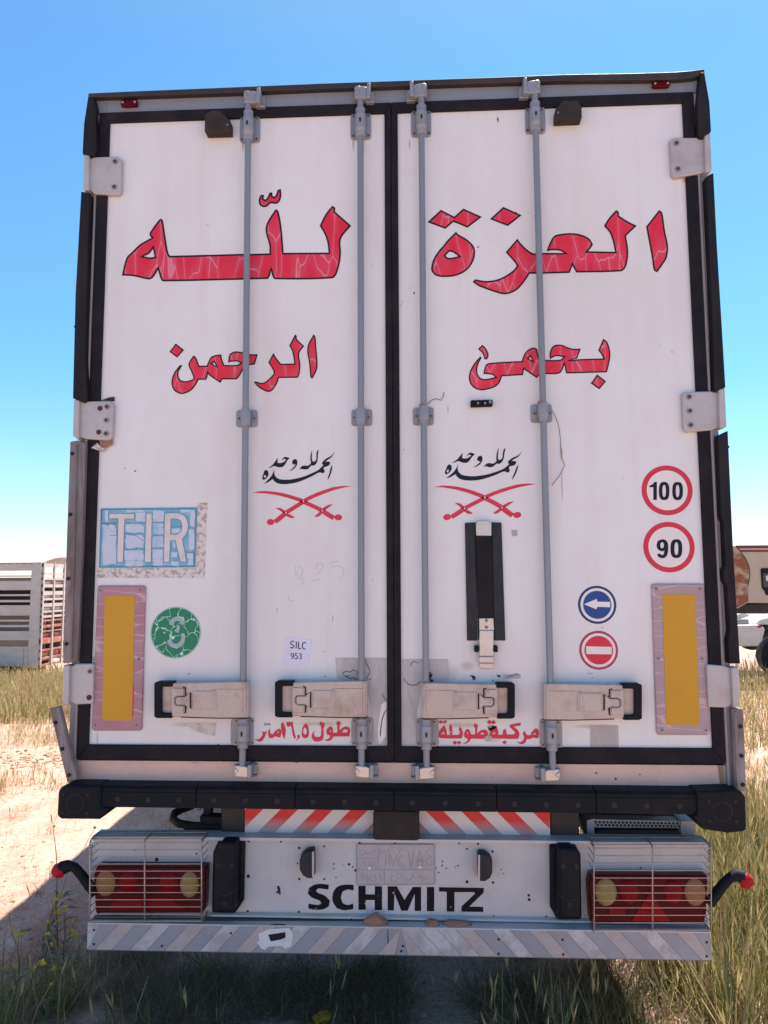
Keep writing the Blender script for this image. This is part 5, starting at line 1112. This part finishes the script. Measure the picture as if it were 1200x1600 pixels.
# ================================================================== GRASS
def blade_mat(name, transl=.4):
    m = bpy.data.materials.new(name); m.use_nodes = True; t = m.node_tree; t.nodes.clear()
    out = nd(t, 'ShaderNodeOutputMaterial'); at = nd(t, 'ShaderNodeAttribute', attribute_name='tint')
    d = nd(t, 'ShaderNodeBsdfDiffuse'); tr = nd(t, 'ShaderNodeBsdfTranslucent'); mx = nd(t, 'ShaderNodeMixShader'); mx.inputs[0].default_value = transl
    gl = nd(t, 'ShaderNodeBsdfGlossy'); gl.inputs['Roughness'].default_value = .5; mx2 = nd(t, 'ShaderNodeMixShader'); mx2.inputs[0].default_value = .05
    nz = noise_(t, coords(t), 40, 3); c = mixc(t, math_(t, 'MULTIPLY', nz, .35), at.outputs['Color'], (0.20, 0.15, 0.07))
    lk(t, c, d.inputs[0]); lk(t, c, tr.inputs[0]); lk(t, d.outputs[0], mx.inputs[1]); lk(t, tr.outputs[0], mx.inputs[2])
    lk(t, mx.outputs[0], mx2.inputs[1]); lk(t, gl.outputs[0], mx2.inputs[2]); lk(t, mx2.outputs[0], out.inputs[0]); return m
GM = blade_mat('grass blades')
class Grass:
    def __init__(s): s.V = []; s.F3 = []; s.F4 = []; s.C = []; s.n = 0
    def blades(s, x, y, h, wd, col, lean=.35, curl=.5):
        """arrays of base x, y, height, width, colour(n,3)"""
        n = len(x); z = np.array([gz(a, b) for a, b in zip(x, y)]) - .01
        a = RNG.random(n) * 2 * np.pi; dx, dy = np.cos(a), np.sin(a); px, py = -dy, dx
        tw = (RNG.random(n) - .5) * 1.2; ld = lean * RNG.random(n); cu = curl * RNG.random(n) ** 1.5
        lv = [0, .4, .75, 1.0]; P4 = []
        for f in lv:
            off = (ld * f + cu * f * f) * h
            zz = z + h * f * (1 - .25 * cu * f); wx = wd * (1.0, .85, .55, 0)[lv.index(f)]
            cx = x + dx * off; cy = y + dy * off
            if f < 1: P4.append(np.stack([cx - px * wx / 2, cy - py * wx / 2, zz], 1)); P4.append(np.stack([cx + px * wx / 2, cy + py * wx / 2, zz], 1))
            else: P4.append(np.stack([cx, cy, zz], 1))
        V = np.stack(P4, 1).reshape(-1, 3); o = s.n + np.arange(n)[:, None] * 7
        s.F4.append(np.concatenate([o + np.array([0, 1, 3, 2]), o + np.array([2, 3, 5, 4])])); s.F3.append(o + np.array([4, 5, 6]))
        s.V.append(V); s.C.append(np.repeat(col, 7, 0)); s.n += 7 * n
        return x + dx * (ld + cu) * h, y + dy * (ld + cu) * h, z + h * (1 - .25 * cu)
    def heads(s, tx, ty, tz, size, col):                       # barley-like seed heads: two crossed slim diamonds with awns
        n = len(tx)
        for k in range(2):
            a = RNG.random(n) * 6.28; dx, dy = np.cos(a), np.sin(a); lx, ly = (RNG.random(n) - .5) * .8, (RNG.random(n) - .5) * .8
            b0 = np.stack([tx, ty, tz - size * .2], 1); mid = np.stack([tx + lx * size * .5, ty + ly * size * .5, tz + size * .35], 1); top = np.stack([tx + lx * size * 1.1, ty + ly * size * 1.1, tz + size], 1)
            sd_ = np.stack([dx * size * .06, dy * size * .06, np.zeros(n)], 1)
            V = np.stack([b0, mid + sd_, top, mid - sd_], 1).reshape(-1, 3); o = s.n + np.arange(n)[:, None] * 4
            s.F4.append(o + np.array([0, 1, 2, 3])); s.V.append(V); s.C.append(np.repeat(col, 4, 0)); s.n += 4 * n
    def build(s, name, label):
        V = np.concatenate(s.V); F4 = np.concatenate(s.F4) if s.F4 else np.zeros((0, 4), int); F3 = np.concatenate(s.F3) if s.F3 else np.zeros((0, 3), int); C = np.concatenate(s.C)
        me = bpy.data.meshes.new(name); me.vertices.add(len(V)); me.vertices.foreach_set('co', V.astype(np.float32).ravel())
        nl = F4.size + F3.size; me.loops.add(nl); me.loops.foreach_set('vertex_index', np.concatenate([F4.ravel(), F3.ravel()]).astype(np.int32))
        npoly = len(F4) + len(F3); me.polygons.add(npoly)
        st_ = np.concatenate([np.arange(len(F4)) * 4, F4.size + np.arange(len(F3)) * 3]); me.polygons.foreach_set('loop_start', st_.astype(np.int32))
        me.update(calc_edges=True); me.validate()
        ca = me.color_attributes.new('tint', 'FLOAT_COLOR', 'POINT'); ca.data.foreach_set('color', np.concatenate([C, np.ones((len(C), 1))], 1).astype(np.float32).ravel())
        me.materials.append(GM); o = bpy.data.objects.new(name, me); COL.objects.link(o)
        if label: o['label'] = label
        return o
GREEN = np.array([.12, .15, .03]); OLIVE = np.array([.23, .215, .065]); STRAW = np.array([.50, .39, .19]); DRY = np.array([.42, .27, .15])
def cols(n, wts):
    base = np.stack([GREEN, OLIVE, STRAW, DRY]); k = RNG.choice(4, n, p=np.array(wts) / sum(wts)); c = base[k] * (.7 + .6 * RNG.random((n, 1))); return c
G_ = Grass()
def field(n, fx, fy, hmin, hmax, wd, wts, heads=.3, keep=None, lean=.35, curl=.5):
    x = fx(n); y = fy(n)
    if keep is not None:
        k = np.array([keep(a, b) for a, b in zip(x, y)]); x = x[k]; y = y[k]
    n = len(x); h = hmin + (hmax - hmin) * RNG.random(n); c = cols(n, wts)
    tx, ty, tz = G_.blades(x, y, h, wd * (.6 + .8 * RNG.random(n)), c, lean, curl)
    k = RNG.random(n) < heads
    if k.any(): G_.heads(tx[k], ty[k], tz[k], .05 + .035 * RNG.random(k.sum()), c[k] * .55 + STRAW * .6)
U = lambda a, b: (lambda n: a + (b - a) * RNG.random(n))
def clump(x, y, s_=1.0, t_=0.0, sd=0.0): return noise.noise(Vector((x * s_, y * s_, sd))) > t_
# tall stand right of the trailer
field(14000, U(1.12, 2.8), U(.0, 2.6), .15, .66, .0055, (4.2, 4, 3, .8), .25, lambda x, y: clump(x, y, 2.2, -.35, 2) and x > 1.15 + .12 * math.sin(5 * y))
field(10000, U(1.25, 5.0), lambda n: 2.0 + 4.5 * RNG.random(n), .10, .46, .006, (.7, 1.6, 5, 2.6), .45, lambda x, y: clump(x, y, 1.6, -.02, 5) and x > 1.25)
field(16000, U(2.0, 14), lambda n: 6 + 12 * RNG.random(n), .2, .5, .012, (1, 2.4, 4.5, 1), .45, lambda x, y: x > .35 * y - .6 and x < .62 * y + 2)
# field behind on the left
field(34000, U(-13, -2.0), lambda n: 7.3 + 9 * RNG.random(n) ** 1.3, .16, .40, .012, (1.2, 2.6, 4.6, .6), .45, lambda x, y: (y > 7.6 + .5 * noise.noise(Vector((x * .7, 0, 0)))) and -.72 * y - 2 < x < -.25 * y)
field(9000, U(-60, 60), lambda n: 16 + 60 * RNG.random(n) ** 1.5, .25, .6, .05, (1.6, 3, 4, .6), .25)
# sparse dry tufts on the bare ground left
def tufts(n, fx, fy, per, spread, hmin, hmax, wd, wts, heads=.1, keep=None):
    cx = fx(n); cy = fy(n)
    for a, b_ in zip(cx, cy):
        if keep and not keep(a, b_): continue
        m_ = int(per * (.5 + RNG.random())); field(m_, lambda q: a + spread * RNG.normal(size=q), lambda q: b_ + spread * RNG.normal(size=q), hmin, hmax, wd, wts, heads, None, .9, .7)
tufts(150, U(-6, -1.4), lambda n: 1.6 + 6 * RNG.random(n), 14, .05, .03, .11, .004, (.3, .8, 2.2, 3.0), .1)
tufts(70, U(-7.5, -2.2), lambda n: 5.6 + 2.2 * RNG.random(n), 40, .12, .06, .26, .005, (.6, 1.6, 3.4, 2), .3)
tufts(26, U(-5.2, -2.2), lambda n: 3.5 + 3.5 * RNG.random(n), 50, .10, .06, .20, .004, (.4, 1, 3, 2.5), .2)
# shaded weeds at the foot of the picture
tufts(26, U(-1.8, -.75), U(.32, .95), 16, .07, .04, .20, .0035, (3, 3, 1, 1.5), .03)
tufts(46, U(-.8, 1.0), U(.26, .75), 7, .08, .03, .16, .003, (1.5, 2, 1, 3), .03)
tufts(10, U(-2.0, -1.5), U(.1, .55), 46, .07, .10, .34, .0045, (5, 3, 1, .3), .05)
tufts(20, U(.5, 1.0), U(.1, .5), 12, .08, .10, .38, .0035, (3, 3, 2, 1.5), .15)
tufts(44, U(1.02, 1.4), U(.1, 1.6), 26, .08, .10, .36, .004, (3, 3, 3, 1), .12)
# flattened dry litter under and behind the bumper
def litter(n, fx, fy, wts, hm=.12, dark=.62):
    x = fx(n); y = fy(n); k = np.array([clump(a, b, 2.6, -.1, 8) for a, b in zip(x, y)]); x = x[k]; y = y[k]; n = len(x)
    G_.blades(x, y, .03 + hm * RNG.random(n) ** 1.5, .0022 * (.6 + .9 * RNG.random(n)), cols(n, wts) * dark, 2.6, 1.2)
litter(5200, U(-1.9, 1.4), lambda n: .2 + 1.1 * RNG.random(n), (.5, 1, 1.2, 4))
litter(16000, U(-1.5, 1.05), lambda n: .22 + .9 * RNG.random(n), (.4, .8, .1, 4), .10, .38)  # extra layer, colour darkened to deepen the shade under the bumper
litter(2500, U(-5.5, -1.2), lambda n: 1.2 + 6 * RNG.random(n), (.2, .6, 2, 3), .09)
tag(G_.build('wild_grass', 'wild grass and dry weeds around the trailer'), kind='stuff')

# ---- yellow flowering weeds on the left (one built, the others copied)
def stem_col(n): return np.tile(np.array([.09, .12, .04]), (n, 1))
M['petal'] = worn('yellow petals', (0.62, 0.47, 0.02), (0.5, 0.33, 0.01), .5, .6, 0, 60)
M['stem'] = worn('olive stem', (0.11, 0.115, 0.05), (0.16, 0.12, 0.07), .5, .7, 0, 40)
def petal_cluster(b, c, s_):
    for k in range(7):
        a = RNG.random() * 6.28; e = .2 + .9 * RNG.random(); d = Vector((math.cos(a) * math.cos(e), math.sin(a) * math.cos(e), math.sin(e))); sd_ = d.cross(Vector((0, 0, 1))).normalized(); up = sd_.cross(d)
        o = Vector(c) + d * s_ * .25; q_ = [o, o + d * s_ * .6 + sd_ * s_ * .38, o + d * s_ + up * s_ * .15, o + d * s_ * .6 - sd_ * s_ * .38]; b.add(q_, [(0, 1, 2, 3)])
def flower_weed(loc, h, heads, label, seed):
    rnd = random.Random(seed)
    t = thing('flowering_weed', label, 'weed', loc, 'yellow flowering weeds left of the trailer')
    sb = B(); L0 = Vector(loc); fl = []
    main = [L0 + Vector((0, 0, -.01))]; d = Vector((rnd.uniform(-.12, .12), rnd.uniform(-.1, .1), 1))
    for k in range(5): main.append(main[-1] + Vector((d.x, d.y, 1)) * h / 5 + Vector((rnd.uniform(-.012, .012), rnd.uniform(-.012, .012), 0)))
    sb.tube(main, [.0035, .0032, .003, .0025, .002, .0014], 6); fl.append(main[-1])
    for k in range(heads - 1):
        f = rnd.uniform(.25, .85); i = int(f * 5); s0 = main[i].lerp(main[i + 1], f * 5 - i); a = rnd.uniform(0, 6.28); ln = h * rnd.uniform(.18, .42)
        e1 = s0 + Vector((math.cos(a) * ln * .45, math.sin(a) * ln * .45, ln * .4)); e2 = e1 + Vector((math.cos(a) * ln * .3, math.sin(a) * ln * .3, ln * .55)); sb.tube([s0, e1, e2], [.002, .0016, .0012], 5); fl.append(e2)
    for k in range(14):                                       # narrow lobed leaves low down
        a = rnd.uniform(0, 6.28); z = rnd.uniform(.02, .45) * h; ln = rnd.uniform(.05, .12); c = L0 + Vector((0, 0, z)); dd = Vector((math.cos(a), math.sin(a), .35)); s2 = Vector((-math.sin(a), math.cos(a), 0)) * ln * .12
        sb.add([c, c + dd * ln * .5 + s2, c + dd * ln + Vector((0, 0, -ln * .25)), c + dd * ln * .5 - s2], [(0, 1, 2, 3)])
    sb.build('stem', 'stem', t)
    for p_ in fl:
        fb = B(); petal_cluster(fb, p_, .013 + .008 * rnd.random()); fb.build('flower', 'petal', t)
    return t
def at_px(x, y): p = Gp(x, y); return (p.x, p.y, gz(p.x, p.y))
flower_weed(at_px(90, 1478), .62, 3, 'tallest thin yellow flowered weed reaching above the shadow edge at left', 21)
flower_weed(at_px(66, 1500), .30, 8, 'low bushy weed with many yellow flowers at the shadow edge, leftmost', 5)
flower_weed(at_px(104, 1515), .30, 9, 'bushy yellow flowered weed beside the left end of the striped bumper', 8)
flower_weed(at_px(70, 1590), .24, 5, 'yellow flowered weed nearest the camera in the lower left corner', 13)
flower_weed(at_px(20, 1560), .30, 5, 'yellow flowered weed at the left picture edge, in shade', 17)

# ================================================================== LIVESTOCK TRAILER ON THE LEFT, FAR
YV = 15.5
ct_ = P(64.5, 878, YV); cbm = P(63.5, 1044, YV)
XR = ct_.x; ZTv = ct_.z; ZBv = cbm.z
LT = thing('livestock_trailer', 'grey slatted livestock trailer with rusty red rear gate standing in the grass', 'trailer', (XR - 3, YV + 1.2, gz(XR - 3, YV + 1)))
def zy(y): return P(64, y, YV).z
kk = lambda Y: 840 + Y / 7.27
XL = XR - 7.0; DEP = 2.4
b = B(); rows = [(285, 375), (428, 443), (492, 596), (642, 663), (707, 733), (767, 885), (932, 953), (992, 1018), (1062, 1168)]
post = .42
for a, c in rows: b.box((XL, YV, zy(kk(a))), (XR - .22, YV + .04, zy(kk(c))))
b.box((XL, YV - .004, zy(kk(1236))), (XR - .36, YV + .05, zy(kk(1462))))
b.build('side_planks', 'cattle_grey', LT)
b = B(); b.box((XR - .24, YV - .012, ZBv), (XR, YV + .06, ZTv)); b.box((XL, YV - .012, zy(kk(1232))), (XR - .242, YV + .05, zy(kk(1172))), 1)
for kx in range(1, 6): b.box((XR - kx * 1.15 - .1, YV + .042, ZBv), (XR - kx * 1.15, YV + .08, ZTv))
b.box((XR - .35, YV - .006, ZBv + .02), (XR - .245, YV + .05, zy(kk(1236))))
for i in range(14): b.disc((XR - .05 - i * .19, zy(kk(298))), .012, YV - .02, YV - .01, 8, 2)
b.build('corner_frame', ['cattle_grey', 'cattle_brown', 'dark'], LT, .004)
b = B()                                                     # far side built closed, with an added partition, to keep the interior dark
b.box((XL, YV + DEP - .04, ZBv + .02), (XR - .1, YV + DEP, zy(kk(440)))); b.box((XL, YV + 1.0, ZBv + .2), (XR - .35, YV + 1.05, zy(kk(600))))
b.box((XL, YV + .1, ZBv + .15), (XR - .05, YV + DEP - .1, ZBv + .2)); b.box((XL - .04, YV, ZBv), (XL, YV + DEP, ZTv))
for z in (zy(kk(560)), zy(kk(870))): b.box((XL, YV + .06, z - .03), (XR - .4, YV + DEP - .05, z))
b.build('far_side_planks', 'cattle_grey', LT)
b = B(); b.box((XL, YV + .16, zy(kk(860))), (XR - .25, YV + .19, zy(kk(575)))); b.build('interior_shade_board', 'rubber_pad', LT)  # dark board added behind the slots, painting in the shaded interior
b = B(); n = 14; sec = [(YV - .03 + (DEP + .06) * k / n, ZTv - .01 + .20 * math.sin(math.pi * k / n)) for k in range(n + 1)]
vs = [(x, y, z) for x in (XL - .05, XR + .02) for y, z in sec] + [(x, y, z - .03) for x in (XL - .05, XR + .02) for y, z in sec]; m_ = n + 1
b.add(vs, [(k, k + 1, m_ + k + 1, m_ + k) for k in range(n)] + [(2 * m_ + k, 3 * m_ + k, 3 * m_ + k + 1, 2 * m_ + k + 1) for k in range(n)] + [(m_ + k, m_ + k + 1, 3 * m_ + k + 1, 3 * m_ + k) for k in range(n)])
b.build('roof_tarp', 'sign_white', LT, smooth=40)
# rear gate (faces right)
b = B(); zs = [zy(kk(v)) for v in (285, 330, 350, 400, 470, 560)]
for ya in (0, .55, 1.1, 1.65, 2.3): b.box((XR + .0, YV + .06 + ya, ZBv), (XR + .05, YV + .12 + ya, ZTv), 0 if True else 1)
for v0, v1, mi in ((290, 335, 0), (400, 420, 0), (450, 480, 0), (530, 565, 0), (610, 655, 0), (690, 715, 0), (750, 790, 0), (835, 855, 0), (890, 915, 0), (940, 960, 1), (1065, 1080, 1), (1150, 1215, 1), (1280, 1300, 1), (1370, 1390, 1), (1450, 1475, 1), (1000, 1030, 1)):
    b.box((XR - .01, YV + .06, zy(kk(v1))), (XR + .035, YV + DEP, zy(kk(v0))), mi)
for v0, v1 in ((500, 525), (660, 685), (800, 830), (1100, 1140), (1310, 1360)): b.box((XR - .06, YV + .1, zy(kk(v1))), (XR - .02, YV + DEP, zy(kk(v0))), 1 if v0 > 900 else 0)
b.build('rear_gate', ['cattle_white', 'cattle_red'], LT)
b = B()
for ya in (.5, 1.7):
    for sx in (1.0, 2.3): 
        gx = XR - sx; b.tube([(gx, YV + ya - .12, gz(gx, YV) + .42), (gx, YV + ya + .12, gz(gx, YV) + .42)], .42, 24)
build_each(b, 'wheel', 'tyre', LT, smooth=40)

# ================================================================== OLD TRUCK AND WHITE CAR ON THE RIGHT, FAR
YK_ = 14.0
def X(px_, py_, y=YK_): return P(px_, py_, y)
gt = gz(9, YK_)
a = X(1141, 852); c = X(1147, 962)
OT = thing('old_truck', 'old rusty beige truck cab with dark red top stripe standing beyond the grass at right', 'truck', (a.x + 1.2, YK_ + 1, gt))
zt_, zb_ = a.z, c.z; xl = X(1138, 900).x
b = B()
S2 = Crop(1120, 820, 6.667)
b.px(S2((110,210),(540,210),(1500,210),(1500,830),(330,815),(300,830),(230,870),(120,880)), YK_, YK_ + 2.2, 0)
b.build('cab', 'truck_beige', OT, .05, segs=3)
b = B(); b.px(S2((200,222),(240,275),(300,350),(335,430),(345,520),(325,640),(330,800),(215,860),(120,870),(110,240)), YK_ - .02, YK_, 0); b.build('rusty_panel', 'truck_rust', OT, .006)
b = B(); b.tube([X(*q_, YK_ - .02) for q_ in S2((200,222),(240,275),(300,350),(335,430),(345,520),(325,640))], .008, 6); b.build('panel_seam', 'dark', OT)
b = B(); b.px(S2((200,213),(1500,205),(1500,282),(245,282)), YK_ - .03, YK_ + .1, 0); b.px(S2((230,245),(1500,240),(1500,262),(240,262)), YK_ - .034, YK_, 1); b.build('roof_stripe', ['truck_red', 'truck_beige'], OT, .01)
b = B(); b.px(S2((460,465),(475,452),(760,450),(760,690),(520,735),(500,690),(475,660)), YK_ - .03, YK_, 0); w0 = b.build('window', 'gasket', OT, .01)
b = B(); b.px(S2((478,505),(740,500),(740,650),(488,650)), YK_ - .036, YK_ - .028, 0); b.px(S2((512,530),(560,528),(560,585),(514,585)), YK_ - .04, YK_ - .034, 1); b.build('pane', ['glass', 'car_white'], w0)
b = B(); b.px(S2((215,860),(300,830),(1500,815),(1500,925),(215,925)), YK_ + .15, YK_ + 2.0, 0); b.build('chassis', 'black_steel', OT)
b = B(); wx = X(1275, 1010).x; b.tube([(wx, YK_ + .1, gt + .48), (wx, YK_ + .38, gt + .48)], .48, 28); b.tube([(wx, YK_ + 1.6, gt + .48), (wx, YK_ + 1.9, gt + .48)], .48, 28); build_each(b, 'wheel', 'tyre', OT, smooth=40)
for dx in (1.6,): 
    b = B(); b.tube([(wx + dx, YK_ + .1, gt + .48), (wx + dx, YK_ + .38, gt + .48)], .48, 28); b.tube([(wx + dx, YK_ + 1.6, gt + .48), (wx + dx, YK_ + 1.9, gt + .48)], .48, 28); build_each(b, 'wheel', 'tyre', OT, smooth=40)
YC = 17.5
gc = gz(11, YC)
CR = thing('scrap_car', 'white scrapped car with its bonnet open beyond the old truck', 'car', (X(1180, 1010, YC).x, YC + .8, gc))
b = B(); b.px(S2((150,1060),(230,1045),(430,1040),(480,1060),(505,1085),(490,1200),(470,1265),(240,1268),(150,1262)), YC, YC + 1.6, 0); b.px(S2((700,1000),(1100,1000),(1100,1260),(560,1260),(560,1100)), YC + .02, YC + 1.6, 0); b.px(S2((400,1040),(450,985),(560,955),(700,950),(720,1050)), YC + .1, YC + 1.5, 0)
b.build('body', 'car_white', CR, .04, segs=3)
b = B(); b.px(S2((120,940),(215,930),(290,920),(350,940),(330,958),(215,985),(120,985)), YC + .3, YC + 1.4, 0); b.build('bonnet', 'car_white', CR, .01)
b = B(); b.px(S2((160,985),(330,985),(340,1045),(160,1048)), YC + .2, YC + 1.3, 0); b.build('engine', 'fit', CR, .01)
b = B(); b.px(S2((425,1050),(480,1045),(470,1068),(430,1075)), YC - .01, YC, 0); b.build('lamp', 'lens_marker', CR)
b = B(); cx = X(1212, 1003, YC); b.tube([(cx.x, YC - .02, cx.z), (cx.x, YC + .2, cx.z)], .34, 24); b.tube([(cx.x, YC + 1.4, cx.z), (cx.x, YC + 1.62, cx.z)], .34, 24); build_each(b, 'wheel', 'tyre', CR, smooth=40)
